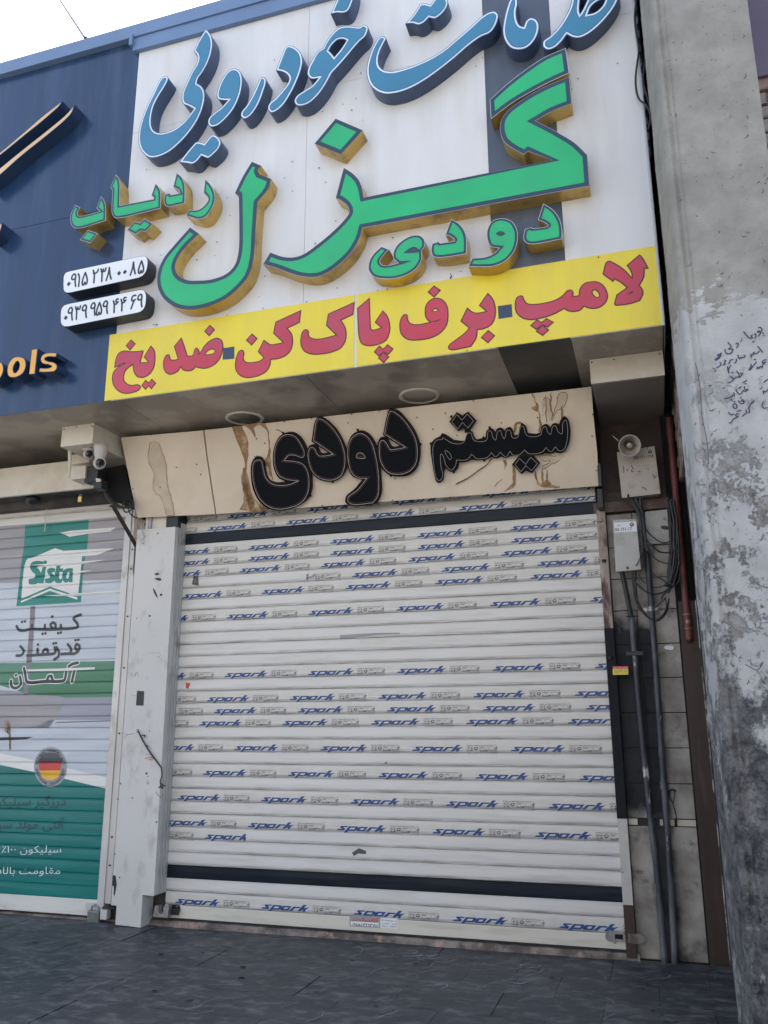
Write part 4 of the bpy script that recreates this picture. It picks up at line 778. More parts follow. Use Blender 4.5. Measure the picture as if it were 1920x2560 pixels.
for k in range(-4, 31):
    o = bpy.data.objects.new('slat', sm_); C.objects.link(o); o.parent = sh; o.location = (0, rnd.uniform(-.0008, .0008), Z0 - k * PIT)
    if k in (0, 28):
        o.material_slots[0].link = 'OBJECT'; o.material_slots[0].material = M['slat_dark']; o['label'] = 'near black glossy slat'
    if k in start:
        xf0 = at(start[k], ys[k], YP)[0]; per = .7265
        lo, hi = XSL, XSR
        if k == 4: lo = at(766, 1459, YP)[0]
        if k == 25: hi = at(615, 2087, YP)[0]
        me = bpy.data.meshes.new('protective_film'); a, b = lo + 2.03, hi + 2.03; zz = [-.010, -.022, -.058, -.079]
        me.from_pydata([(x, -.0003 - [.0118, .0133, .0136, .0086][i] * 1, z) for i, z in enumerate(zz) for x in (a, b)], [], [(0, 1, 3, 2), (2, 3, 5, 4), (4, 5, 7, 6)]); me.materials.append(M['ink_film'])
        fo = bpy.data.objects.new('protective_film', me); C.objects.link(fo); fo.parent = o
        for j in range(-2, 7):
            x = xf0 + per * j
            if x > hi or x + WU < lo: continue
            if x < lo or x + WU > hi: me = clipped(lo - x if x < lo else None, hi - x if x + WU > hi else None)
            else: me = pm
            p = bpy.data.objects.new('film_print', me); C.objects.link(p); p.parent = o; p.location = (x + 2.03, 0, 0)
obj('bottom_rail', *join(box(XSL, XSR, -.022, .01, .056, Z0 - 31 * PIT - .001, .004)), mat('rail_cream', (.62, .60, .52), .36, 0, .05, 3, (.36, .33, .27, .6), 4, .38, .1, (.5, 1, 4)), sh)
obj('rubber_seal', *box(XSL, XSR, -.012, .008, .040, .0555), M['dark'], sh)
# torn bits of film, tape and stickers
for s, m_ in (('Z7: 1337,245! 1385,215! 1432,235! 1430,255! 1380,250! 1350,268!', 'ink_grey'),): obj('sticker_remnant', *sheet([loop('X', s, -.0165)], -.0165), M[m_], sh)
CR['T3'] = (440, 1240, .33755); CR['T5'] = (420, 1640, .34961)
for s, m_ in (('T3: 130,590! 165,595! 168,665! 118,655!', 'ink_grey'), ('T3: 140,600! 152,602! 150,640! 132,650!', 'slat'), ('T3: 970,612! 1030,572! 1035,590! 1005,612!', 'ink_light'), ('T3: 1215,1030! 1480,1015! 1659,1012! 1659,1022! 1480,1030! 1215,1062!', 'ink_light'), ('T3: 1360,1062! 1600,1060! 1590,1092! 1370,1095!', 'ink_film'), ('T5: 127,190! 160,195! 145,235! 128,230!', 'flag_red'), ('T5: 1545,765! 1570,755! 1560,772!', 'ink_grey')):
    L = loop('X', s, -.016); v, f = fill([L], (), [Z0 - (kk + a) * PIT for kk in range(0, 32) for a, _ in PROF])
    obj('sticker_remnant', [(x, yprof(z) - .0022, z) for x, z in v], f, M[m_], sh)
o = obj('door_maker_sticker', *sheet([loop('Z7', '1322,660! 1525,672! 1525,748! 1322,738!', -.0226)], -.0232), M['ink_light'], sh)
obj('sticker_panel', *sheet([loop('Z7', '1330,703! 1518,714! 1518,742! 1330,731!', -.0226)], -.0240), M['plate_white'], o)
obj('sticker_text', *text_on('Z7', (1340, 700), (1512, 708), 'کلاسیک در', 24, -.0246, .02, 0, True), M['flag_red'], o)
obj('sticker_phone', *text_on('Z7', (1335, 733), (1515, 741), '۰۹۱۵۶۴۴۱۳۸۶', 18, -.0246, .02), M['plate_ink'], o)
o = obj('white_sticker', *sheet([loop('Z7', '1530,680! 1642,686! 1642,756! 1530,748!', -.0226)], -.0232), M['plate_white'], sh)
for i, t in enumerate(('درب های اتوماتیک آلفا', 'اجرا - تعمیر', '۰۹۱۵۸۰۷۲۳۴')): obj('sticker_text', *text_on('Z7', (1535, 700 + i * 21), (1637, 706 + i * 21), t, 11, -.0240, .01, 0, i < 2), M['plate_ink'], o)
# lock hasp left, lock plate right
hs = thing('shutter_hasp', 'steel U shaped hasp on a black plate at the bottom left of the white shutter', 'lock hasp', (-3.68, -.17, .1))
obj('hinge_plate', *plate([loop('V', '1455,1595! 1540,1600 1552,1615 1550,1655 1535,1662 1455,1655!', -.03)], -.034, .01), M['dark'], hs)
for x, y in ((1475, 1605), (1475, 1650), (1530, 1610), (1530, 1650)):
    a = at(CR['V'][0] + x * .28933, CR['V'][1] + y * .28933, -.034); V, F = lathe([(.001, -.003), (.005, -.002), (.006, .002)], 8); obj('bolt', [(v[0] + a[0], v[2] - .036, v[1] + a[1]) for v in V], F, M['steel'], hs)
obj('hasp', *plate([loop('V', '1338,1605! 1370,1605! 1370,1665 1380,1675 1400,1675 1412,1662! 1412,1612! 1460,1612! 1445,1710! 1320,1700!', -.10)], -.10, .05), M['steel'], hs)
obj('hasp_arm', *box(-3.70, -3.60, -.06, -.035, .085, .125, .003), M['dark'], hs)
lp = thing('lock_plate', 'small rounded metal lock plate on the right end of the shutter bottom rail', 'lock plate', (-.40, -.03, .1))
obj('plate', *plate([loop('Z8', '1345,748 1450,752! 1455,820! 1345,808 1330,780', -.026)], -.027, .005), M['steel'], lp)
obj('keyhole', *sheet([loop('Z8', '1392,765! 1445,768! 1445,800! 1392,795!', -.027)], -.0285), M['hole'], lp)
obj('latch', *box(-.40, -.385, -.034, -.0275, .09, .12, .002), M['steel'], lp)
ring = thing('ghost_strap', 'translucent tape strap wrapped across the brown jamb beside the lock plate', 'tape', (-.27, -.05, .1))
obj('strap', *plate([loop('Z8', '1478,765! 1560,768 1585,790 1575,822 1545,830 1478,822!', -.05)], -.05, .012), mat('smoked_tape', (.10, .085, .075), .3, 0, .3, 20, (.3, .28, .25), 14, .45, .1), ring)
# threshold under the shutter
th = thing('cement_threshold', 'low worn cement threshold step under the white shutter', 'threshold', (-2, 0, 0))
V, F = [], []
NT = 120
for i in range(NT + 1):
    x = -3.86 + (3.62) * i / NT
    for y, z in ((-.055, -.005), (-.045, .016), (-.03, .036), (.05, .040)):
        V.append((x, y + noise.noise(Vector((x * 8, z * 30, 0))) * .012 * (y < 0), z + noise.noise(Vector((x * 12, y * 9, 4))) * .006))
F = [(i * 4 + j, (i + 1) * 4 + j, (i + 1) * 4 + j + 1, i * 4 + j + 1) for i in range(NT) for j in range(3)]
obj('threshold_step', V, F, M['threshold'], th)
obj('threshold_step', *box(-9, -4.1, -.03, .05, -.01, .012, .003), M['threshold'], th)

# ------------------------------------------------------------------ left shutter with the printed advertisement
ls = thing('printed_shutter', 'neighbour roller shutter printed with a green and grey silicone advertisement', 'roller shutter', (-6, 0, 0))
XLR = -4.322
sm2 = slat_mesh(-9 + 6, XLR + 6, 'slat')
for k in range(-5, 31):
    o = bpy.data.objects.new('slat', sm2); C.objects.link(o); o.parent = ls; o.location = (0, 0, Z0 - k * PIT)
obj('bottom_rail', *join(box(-9, XLR, -.022, .01, .028, Z0 - 31 * PIT - .001, .004)), mat('rail_white', (.66, .66, .62), .36, 0, .05, 3, (.36, .33, .27, .5), 4, .38, .1, (.5, 1, 4)), ls)
ZBK = [Z0 - (kk + a) * PIT for kk in range(-5, 32) for a, _ in PROF[1:]]
def art(name, L, layer, m_, holes=(), clip=True):
    L = [[(min(x, XLR - .001), z) for x, z in q] for q in L]
    v, f = fill(L, holes, ZBK)
    return obj(name, [(x, yprof(z) - .0012 - .0007 * layer, z) for x, z in v], f, M[m_], ls)
YA = -.014
def al(cr, s, n=4): return loop(cr, s, YA, n)
art('print_field', [al('U', '-600,265! 1300,120! 1300,740! -600,800!')], 0, 'print_mauve')
art('print_field', [al('U', '-600,800! 1300,740! 1300,1545! -600,1600!')], 0, 'print_sky')
art('print_field', [al('U', '-600,1600! 1300,1545! 1300,1906! -600,1800!')], 0, 'print_sky')
art('print_field', [al('U', '-600,1800! 1300,1906! 1300,2135! V: 1100,600! -600,400! U: -600,2000!')], 0, 'print_lilac')
art('print_field', [al('V', '-600,100! 300,60! 430,0! 1000,0! 1000,600! 600,440! 0,290! -600,150!')], 1, 'print_sky')
art('green_band', [al('U', '-100,1575! 1300,1545! 1300,1903! 640,1912! 570,1897! 290,1880! 0,1790! -100,1770!')], 1, 'print_green')
art('grey_print_shape', [al('U', '-300,1905! 200,1886 400,1890 560,1908 615,1950 590,2060 480,2212! -300,2212!')], 1, 'print_mauve')  # big grey printed shape in the advertisement
art('print_stripe', [al('U', '570,2150! 1300,2132! 1300,2146! 530,2166!')], 2, 'print_band'); art('print_stripe', [al('V', '-100,150! 290,145! 220,168! -100,180!')], 2, 'print_dark')
art('print_legs', [al('V', '40,0! 90,0! 98,250! 82,262! 75,120! 38,100!')], 2, 'rust')
art('white_sweep', [al('V', '-300,200! 0,288! 200,326! 420,375! 700,445! 1010,500! 1010,600! 300,450! -300,320!')], 2, 'print_white')
art('teal_field', [al('V', '-300,320! 0,390! 300,450! 570,510! 1010,600! 1010,1600! 0,1548! -300,1530!')], 3, 'teal_low')
art('teal_logo_block', [al('U', '248,212! 875,155! 870,300 860,440 840,540 822,640 815,760! 800,970! 163,1010! 200,700! 215,560 235,440')], 2, 'teal')
art('logo_house', [al('U', '262,555! 545,437! 812,520! 800,640! 772,905! 770,912! 495,815! 212,938! 225,760! 240,620!')], 3, 'print_white')
art('logo_chevron', [al('U', '765,945! 765,922! 495,836! 208,958! 210,976! 495,858!')], 4, 'print_white')
art('logo_letters', [inset(al('U', s), -.003) for s in ('430,572! 370,565 320,580 300,620 318,662 352,695 340,730 288,745! 290,790! 350,790 400,760 412,700 385,650 365,628 385,612 430,612!', '425,625! 455,622! 432,780! 388,782!', '430,575 450,560 465,575 452,592', '545,640! 500,635 470,655 480,690 500,715 485,735 450,740! 450,775! 500,780 535,755 540,715 515,690 510,675 540,670!', '565,610! 598,607! 592,640! 625,640! 622,668! 588,670! 582,730 592,745 615,742! 610,775! 565,778 542,755 550,670!', '720,640! 680,638 635,655 618,710 625,755 655,775 685,758! 690,772! 715,770!')], 4, 'teal', [al('U', '682,668 662,690 656,730 672,738 684,710')])
art('torn_strip', [al('U', s) for s in ('590,285! 700,265! 1145,232! 1095,272! 870,295! 690,325! 650,305!', '260,545! 520,480! 640,462! 1130,437! 960,507! 840,515! 520,542! 300,550!', '460,592! 1050,550! 830,592! 520,612! 300,603!', '700,665! 920,655! 800,678!', '430,907! 1228,850! 1222,880! 800,905! 560,912!', '270,1635! 940,1612! 938,1632! 640,1650! 275,1652!')], 5, 'print_white')
art('print_band', [al('U', '300,1010! 348,1008! 342,1150 325,1400 305,1640 272,1890! 230,1888! 262,1550 292,1200')], 2, 'print_band')
def ast(ss, wd, cr='U'):
    L = []
    for s in ss: L += stroke([at(x, y, YA) for x, y in spline(pts(cr, s), False, 3)], wd)
    return L
art('printed_text', ast(['800,1092! 735,1118 728,1135 765,1180 768,1215 720,1228 600,1236 450,1240 300,1236 240,1250 190,1245 165,1205', '602,1195! 600,1235!', '525,1235! 500,1195 525,1170 550,1190 545,1232', '445,1195! 442,1240!', '318,1195! 312,1236!',
                         '775,1450! 745,1425 755,1385 785,1400 775,1450 735,1478 690,1478 610,1482', '672,1385! 705,1440 690,1476', '560,1415! 585,1470 575,1510 535,1535', '540,1415! 545,1470 450,1485 270,1497', '420,1485! 435,1440 465,1435 475,1475', '372,1430! 372,1488', '203,1405! 235,1450 215,1492 165,1497'], .025), 4, 'print_dark')
art('printed_dots', ast(['512,1112! 520,1112', '217,1165! 221,1165', '245,1160! 249,1160', '420,1282! 424,1282', '448,1278! 452,1278', '574,1275! 578,1275', '600,1270! 604,1270', '745,1345! 749,1345', '773,1340! 777,1340', '528,1378! 532,1378', '553,1373! 557,1373', '375,1388! 379,1388'], .024), 4, 'print_dark')
al3 = ['735,1650! 712,1755!', '680,1605 720,1580 770,1568', '655,1655! 640,1735 600,1750 450,1750 270,1758 255,1700 240,1620', '470,1748! 480,1705 510,1700 520,1748', '200,1705! 208,1780 160,1818 115,1800 112,1745', '158,1690! 162,1690']
art('text_outline', ast(al3, .044), 3, 'print_white'); art('printed_text', ast(al3, .026), 4, 'print_dark')
# round medallion with flag
def ell(cx, cy, rx, ry, a0=0, a1=360, n=36, cr='V'):
    o = CR[cr]; return [at(o[0] + (cx + rx * math.cos(R(a0 + (a1 - a0) * i / n))) * o[2], o[1] + (cy - ry * math.sin(R(a0 + (a1 - a0) * i / n))) * o[2], YA) for i in range(n if a1 - a0 == 360 else n + 1)]
art('medallion', [ell(438, 405, 143, 174)], 4, 'medal'); art('medallion_ring', [ell(438, 405, 132, 162)], 5, 'ink_light'); art('medallion_inner', [ell(438, 405, 104, 128)], 6, 'print_mauve')
art('flag_black', [al('V', '345,330! 540,330! 536,368! 338,368!')], 7, 'print_dark'); art('flag_red', [al('V', '336,368! 536,368! 525,435! 345,437!')], 7, 'flag_red'); art('flag_gold', [al('V', '346,437! 524,435! 505,490 440,520 370,495')], 7, 'flag_gold'); art('flag_top', [ell(438, 330, 85, 50, 0, 180, 16)], 7, 'ink_grey')
for word, a0, a1, up in (('GERMAN TECHNOLOGY', 168, 12, 1), ('DEUTSCHE TECHNOLOGY', 190, 350, -1)):
    for i, ch in enumerate(word):
        if ch == ' ': continue
        t = R(a0 + (a1 - a0) * i / (len(word) - 1)); V, F = text_tris(ch, 22, .02); o = CR['V']; w_ = max(v[0] for v in V)
        rx, ry = (108, 134) if up == 1 else (127, 157)
        cx, cy = 438 + rx * math.cos(t), 405 - ry * math.sin(t); ang = t - math.pi / 2 if up == 1 else t + math.pi / 2
        W = []
        for x, y in V:
            x -= w_ / 2; q = (cx + x * math.cos(ang) - y * math.sin(ang), cy - x * math.sin(ang) - y * math.cos(ang))
            W.append(at(o[0] + q[0] * o[2], o[1] + q[1] * o[2], YA))
        obj('ring_letter', [(x, yprof(z) - .0075, z) for x, z in W], F, M['print_dark'], ls)
for p0, p1, h, s, m_, b_ in (((-110, 742), (568, 738), 78, 'درزگیر سیلیکون', 'text_dark', .012), ((-300, 940), (555, 938), 80, 'آنتی مولد سیلیکونی', 'text_dark', .012), ((-260, 1146), (530, 1146), 62, 'سیلیکون ۰۰۱٪ خالص', 'text_white', -.006), ((-260, 1330), (520, 1330), 62, 'مقاومت بالادر برابر', 'text_white', -.006)):
    V, F = text_on('V', p0, p1, s, h, YA, b_, 0, True); obj('printed_text', [(x, yprof(z) - .0052, z) for x, _, z in V], F, M[m_], ls)
# side rail right of the printed shutter
rl = thing('shutter_guide_rail', 'dented white guide rail between the printed shutter and the pillar cover', 'guide rail', (-4.27, -.05, 0))
obj('rail_front', *box(-4.323, -4.262, -.055, .03, .03, 3.42, .003), M['rail'], rl); obj('rail_lip', *box(-4.262, -4.205, -.045, .03, .13, 3.4, .002), M['rail'], rl)
for z in (2.96, 2.79, 1.42, .62, 1.95, .41, 2.38): 
    V, F = lathe([(.001, -.006), (.006, -.005), (.008, 0)], 8); obj('bolt', [(v[0] - 4.235, v[2] - .047, v[1] + z) for v in V], F, M['dark'], rl)
pd = thing('padlock', 'chunky grey padlock hanging at the bottom right corner of the printed shutter', 'padlock', (-4.34, -.07, 0))
obj('lock_body', *xf(box(-.055, .055, -.02, .02, -.05, .045, .010), Matrix.Translation((-4.33, -.065, .035))), M['padlock'], pd)
obj('shackle', *tube([(-4.33 - .03, -.065, .07), (-4.33 - .03, -.065, .105), (-4.33, -.065, .12), (-4.30, -.065, .105), (-4.30, -.065, .07)], .008, 8), M['steel'], pd)
obj('hasp_tab', *box(-4.44, -4.33, -.034, -.024, .075, .125, .002), M['rail'], pd)
bl = thing('rail_bracket', 'white square bracket foot beside the grey padlock', 'bracket', (-4.25, -.09, 0)); obj('foot', *box(-4.255, -4.195, -.10, -.05, .025, .095, .004), M['rail'], bl); obj('arm', *box(-4.262, -4.15, -.07, -.05, .096, .112, .002), M['dark'], bl)

# ------------------------------------------------------------------ pillar cover between the two shutters
pc = thing('pillar_cover', 'narrow scuffed white sheet metal pillar cover between the two roller shutters', 'pillar cover', (-3.93, -.16, 0))
YPC = -.16
def pl(s, cr='V', n=4): return loop(cr, s, YPC, n)
zt_ = at(400, 1320, YPC)[1]
V, F = plate([[(-4.122, .146), (-4.072, .146), (-4.072, .012), (-3.85, .004), (-3.85, .232), (-3.752, .23), (-3.752, zt_), (-4.122, zt_)]], YPC, .155)
obj('cover_front', V, F, M['panel'], pc)
for a, b, y0 in ((-3.7518, -3.7465, -.130), (-3.7518, -3.7440, -.085), (-3.7518, -3.7385, -.045)): obj('guide_strip', *box(a, b, y0, y0 + .034, .235, zt_ + .05), M['rail'], pc)
obj('slot', *sheet([pl('1353,1845! 1425,1848! 1418,1992! 1343,1990!', 'U')], YPC - .001), M['dark'], pc)
mk = []
for s in ('1525,690 1560,680 1575,690 1545,705', '1525,735 1590,735 1590,758 1550,752', '1515,830 1540,870 1560,930 1540,910 1515,860', '1580,890 1600,885 1600,905 1582,908', '1470,1100! 1490,1095! 1490,1112! 1470,1115!', '1345,1125 1355,1125 1352,1138', '1555,285 1565,285 1560,295'): mk.append(pl(s, 'U'))
for s in ('1258,455 1275,455 1270,470 1258,468', '1137,670 1150,670 1145,682', '1285,90 1295,92 1290,102', '1345,875 1362,880 1352,890', '1028,1358 1040,1355 1035,1370', '1103,1770 1110,1770 1107,1778', '975,1340! 1000,1345! 1010,1420! 990,1525! 982,1500! 985,1440! 968,1425!', '1270,485 1285,482 1280,492'): mk.append(pl(s, 'V'))
for q_ in mk: obj('paint_chip', *sheet([q_], YPC - .0012), M['dark'], pc)
def pst(ss, wd, cr):
    L = []
    for s in ss: L += stroke([at(x, y, YPC) for x, y in spline(pts(cr, s), False, 3)], wd)
    return L
v, f = fill(pst(['1480,1475 1500,1470 1530,1480', '1535,1470 1560,1465 1585,1490 1570,1510 1545,1500', '1295,1580 1340,1575', '1295,1592 1340,1588', '1295,1608 1330,1604', '1300,1665! 1310,1710', '1345,1665 1330,1700 1360,1660 1365,1710', '1440,1700! 1445,1740', '1460,1700! 1466,1740', '1290,1880 1340,1895 1375,1825'], .0022, 'U')); obj('scribbles', [(a, YPC - .0013, b) for a, b in v], f, M['print_band'], pc)
v, f = fill(pst(['1065,115 1110,125 1170,115', '1070,160 1090,135 1140,118', '1255,300 1290,295 1325,310'], .003, 'V')); obj('scribbles', [(a, YPC - .0013, b) for a, b in v], f, M['print_band'], pc)
v, f = fill(pst(['1255,335 1300,322 1335,330 1280,345'], .006, 'V')); obj('red_pen_marks', [(a, YPC - .0016, b) for a, b in v], f, M['flag_red'], pc)
for cr, s in (('U', '1557,290'), ('V', '1190,92'), ('V', '1018,682'), ('V', '990,1157'), ('V', '1040,548')):
    for x, y, _ in pts(cr, s):
        a = at(x, y, YPC); r_ = .013 if s == '1190,92' else .007; V, F = lathe([(.001, -.010), (r_ * .5, -.009), (r_, -.003), (r_ * 1.1, 0)], 10); obj('bolt', [(v[0] + a[0], v[2] + YPC, v[1] + a[1]) for v in V], F, M['steel'], pc)
wr = thing('wire_strap', 'dark wire with a hook slung from a bolt on the white pillar cover', 'wire', (-3.9, -.18, 1.4))
obj('wire', *ptube('V', '1195,98 1230,170 1290,270 1395,412', -.175, .006), M['dark'], wr); obj('wire', *ptube('V', '1395,412 1400,480 1385,530 1395,590', -.175, .005), M['dark'], wr)
obj('hook', *ptube('V', '1395,590 1402,640 1392,668 1370,655 1347,620', -.178, .003), M['steel'], wr)
for s in ('1225,135 1250,130 1250,150', '1370,585 1395,570 1430,568', '1385,545 1410,565 1400,595', '1270,215 1275,235'): obj('wire_scrap', *ptube('V', s, -.178, .0045), M['dark'], wr)
# header gap above the cover with the hanging hook
hd = pc
obj('wood_head', *box(-4.07, -3.86, -.12, .02, zt_ + .002, 3.4), M['cream2'], hd); obj('steel_head', *box(-4.20, -4.075, -.10, .02, zt_ - .06, 3.4), M['rust'], hd); obj('guide_head', *box(-3.858, -3.745, -.14, .02, zt_ + .002, 3.4, .004), M['dark'], hd)
obj('pipe_head', *tube([(-4.02, -.13, zt_ + .003), (-4.02, -.13, 3.35)], .016, 10), M['steel'], hd)
hk = thing('hanging_hook', 'small S shaped wire hook hanging above the pillar cover', 'hook', (-4.1, -.17, 3))
obj('hook', *ptube('Z1', '1042,1195 1018,1240 1015,1320 1030,1350 1005,1385 1010,1420 1030,1400', -.18, .0035), M['steel'], hk)
# diagonal brace and cables left of the cream sign
br = thing('diagonal_brace', 'dark steel diagonal brace with an upright beside the printed shutter', 'brace', (-4.3, -.1, 3))
obj('brace_bar', *ptube('Z1', '722,1045 950,1440', 0, .017, 4, 0, [-.50, -.10]), M['brown'], br); obj('upright', *ptube('Z1', '950,1430 938,1655', -.08, .015, 4, 0), M['brown'], br)
obj('bolt_head', *ptube('U', '1330,620 1330,690', -.10, .013, 8, 0), M['dark'], br)
kb = thing('cable_bundle', 'tangle of black cables curling beside the left edge of the cream sign', 'cables', (-4.4, -.3, 3.3))
for s, r_ in (('470,690 560,790 620,860 680,980 760,1050 860,1060 920,1060', .012), ('650,900 720,1000 800,1050 900,1065', .008), ('830,1005 815,1050 840,1105 890,1095 905,1060 880,1020', .006), ('870,1070 890,1120 930,1155 965,1165', .006), ('690,1050 720,1040 740,1060', .009), ('920,1000 925,1040 900,1075', .007)):
    obj('cable', *ptube('Z1', s, -.33, r_), M['cable'], kb)
jx, jz = at(100 + 545 * .25316, 1000 + 745 * .25316, -.45); obj('junction_box', *box(jx - .07, jx + .06, -.5, -.40, jz - .07, jz + .07, .008), M['dark'], kb); obj('junction_box', *box(jx + .02, jx + .10, -.49, -.40, jz - .13, jz - .05, .008), M['dark'], kb)
obj('clip_plate', *plate([loop('Z1', '550,770! 600,780! 600,805! 555,810!', -.505)], -.505, .004), M['cream2'], kb)
db = thing('dark_backing_board', 'near black backing board under the soffit between the camera box and the cream sign', 'backing board', (-4.3, -.3, 3.4))
obj('board', *plate([loop('Z1', '450,660! 620,680! 830,640! 850,700! 925,1080! 700,985! 600,900! 560,860! 490,850!', -.28)], -.28, .02), M['hole'], db)

# ------------------------------------------------------------------ camera box, cameras, left beam
YC = -.77; zcb = 3.689
cb = thing('camera_box', 'cream metal box under the soffit carrying two dome cameras', 'metal box', (-4.33, YC, 3.7))
c0 = at(156, 1066, YC)[0]; c1 = at(235, 1057, YC)[0]
obj('box_body', *box(c0, c1, YC, -.05, zcb, Z_SOF - .001, .002), M['cream2'], cb)
for x, z in ((c0 + .02, 3.84), (c0 + .14, 3.845), (c1 - .02, 3.84), (c1 - .005, 3.83)): V, F = lathe([(.001, -.004), (.005, -.003), (.006, 0)], 6); obj('rivet', [(v[0] + x, v[2] + YC, v[1] + z) for v in V], F, M['dark'], cb)
for i, (px, py, Yc, s, lb) in enumerate(((222, 1136, -.66, 1.0, 'left white dome security camera under the cream box'), (249, 1158, -.70, 1.12, 'right and lower white dome security camera under the cream box'))):
    a = at(px, py, Yc); cm = thing('security_camera', lb, 'security camera', (a[0], Yc, a[1]), 'dome security cameras')
    d = (Vector((0.15, -DIST, EYE)) + Vector((1.2, 0, .2)) - cm.location).normalized(); q = d.to_track_quat('Z', 'Y').to_matrix().to_4x4(); T0 = Matrix.Translation(cm.location)
    rr = .045 * s
    V, F = lathe([(.001, -rr * 1.1), (rr * .6, -rr * .95), (rr * .95, -rr * .5), (rr * 1.02, 0), (rr * .92, rr * .45), (rr * .72, rr * .72), (rr * .70, rr * .66)], 28); obj('ball_housing', *xf((V, F), T0 @ q), M['camera_white'], cm, smooth=True)
    V, F = lathe([(rr * .71, rr * .68), (rr * .6, rr * .86), (rr * .35, rr * 1.0), (.001, rr * 1.05)], 28); obj('lens_window', *xf((V, F), T0 @ q), M['lens'], cm, smooth=True)
    V, F = lathe([(rr * .30, rr * 1.03), (rr * .22, rr * 1.07), (.001, rr * 1.05)], 16); obj('lens', *xf((V, F), T0 @ q), M['hole'], cm)
    for sx in (-1, 1): V, F = lathe([(.008, rr * 1.0), (.001, rr * 1.01)], 8); obj('infrared_led', *xf((V, F), T0 @ q @ Matrix.Translation((sx * .011, -rr * .38, -.004))), M['led'], cm)
    h_ = zcb - a[1]; V, F = lathe([(rr * .62, -rr * .2), (rr * .95, h_ * .5), (rr * 1.12, max(h_ - .03, .02)), (rr * 1.12, max(h_, .03)), (.001, max(h_, .03))], 28); obj('mount_base', *xf((V, F), T0), M['camera_white'], cm, smooth=True)
ant = thing('wifi_antenna', 'slim white antenna pointing down from the cream camera box', 'antenna', (-4.4, -.6, 3.6))
obj('antenna_rod', *ptube('Z1', '298,500 290,770', -.62, [.018, .008], 10, 0), M['cream2'], ant)
lb_ = thing('left_beam_box', 'long cream metal beam box above the printed shutter', 'beam box', (-6, -.35, 3.5))
zlt, zlb = EYE + .3866 * 5.85, EYE + .341 * 5.85
xr_ = at(252, 1215, -.35)[0]
obj('beam_front', *plate([[(-9, zlb), (at(100 + 600 * .25316, 1215, -.35)[0], zlb), (at(226, 1200, -.35)[0], zlb + .10), (at(220, 1150, -.35)[0], zlt), (-9, zlt)]], -.35, .03), M['cream2'], lb_)
obj('beam_under', *box(-9, xr_ - .1, -.32, -.02, zlb + .02, zlb + .03), M['wall_dark'], lb_)
obj('small_box', *box(at(178, 1170, -.52)[0], at(214, 1170, -.52)[0], -.52, -.35, EYE + .357 * 5.68, EYE + .377 * 5.68, .003), M['cream2'], lb_)
obj('small_box', *box(at(178, 1160, -.46)[0], at(222, 1160, -.46)[0], -.46, -.35, EYE + .381 * 5.74, EYE + .396 * 5.74, .003), M['cream2'], lb_)
pk = thing('small_brass_padlock', 'tiny brass padlock hanging under the left cream beam box', 'padlock', (-4.6, -.3, 3.38))
a = at(100 + 398 * .25316, 1000 + 975 * .25316, -.3); obj('lock_body', *box(a[0] - .018, a[0] + .018, -.31, -.29, a[1] - .03, a[1] + .02, .004), M['brass'], pk); obj('shackle', *tube(smoothpath([(a[0] - .01, -.3, a[1] + .018), (a[0] - .01, -.3, a[1] + .035), (a[0] + .01, -.3, a[1] + .035), (a[0] + .01, -.3, a[1] + .018)], 4), .0035, 6), M['steel'], pk)
obj('dangling_cord', *ptube('Z1', '75,975 60,1100 45,1160 55,1200 45,1300', -.05, .004), M['cream2'], pk)
bk_ = thing('round_black_lamp', 'round black lamp housing at the top left above the printed shutter', 'lamp', (-5, -.2, 3.3))
a = at(320 * .25316, 1260, -.2); V, F = lathe([(.001, -.05), (.05, -.04), (.065, 0), (.05, .06), (.001, .07)], 20); obj('housing', [(x + a[0], y - .2, z + a[1] + .04) for x, y, z in V], F, M['dark'], bk_, smooth=True)
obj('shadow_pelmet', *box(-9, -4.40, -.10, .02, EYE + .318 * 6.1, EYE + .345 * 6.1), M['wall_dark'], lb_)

# ------------------------------------------------------------------ right beam box
rb = thing('right_beam_box', 'cream and grey beam box under the soffit right of the cream sign', 'beam box', (0, -.76, 3.7))
obj('box_body', *box(-.0478 * 5.44, .0388 * 5.44, -.756, .19, 3.686, Z_SOF - .001), M['soffit_dark'], rb)
obj('front_panel', *box(-.0478 * 5.44, .0388 * 5.44, -.762, -.757, 3.686, Z_SOF - .002), M['cream2'], rb)
obj('under_panel', *box(-.0478 * 5.44 + .004, .0388 * 5.44 - .004, -.752, .19, 3.682, 3.6855), mat('under_panel', (.22, .20, .185), .5, 0, .1, 4), rb)
for x in (-.245, -.10, .19): V, F = lathe([(.001, -.004), (.005, -.003), (.006, 0)], 6); obj('rivet', [(v[0] + x, v[2] - .762, v[1] + 3.84) for v in V], F, M['dark'], rb)

# ================================================================== PIER WITH PIPES AND METERS
YT = .02
pr = thing('tiled_pier', 'pier clad in grey stone tiles, sooty on the left, right of the white shutter', 'pier', (-.04, .05, 0))
obj('pier_core', *box(-.30, .19, YT + .012, .19, -.02, 3.04), M['joint'], pr)
zs = [.0, .815, .862, 1.085, 1.316, 1.549, 1.784, 2.017, 2.256, 2.484, 2.716, 2.966]
jit = random.Random(5)
for i in range(len(zs) - 1):
    z0, z1 = zs[i], zs[i + 1]
    cuts = [-.256, .178] if i == 0 else [-.256, -.085 + jit.uniform(-.01, .01), .178]
    if i == 1: cuts = [-.256, -.19, -.055, -.028, .01, .045, .055, .178]
    for a, b in zip(cuts, cuts[1:]):
        if i == 1 and round(b - a, 3) in (.135, .038, .01): continue
        g_ = .003 if i != 1 else .004; yy = YT + jit.uniform(-.004, .001)
        obj('tile', *box(a + g_, b - g_, yy - (.012 if i == 1 else 0), YT + .012, z0 + g_, z1 - g_, .002), M['pier'] if i != 1 else M['cream2'], pr)
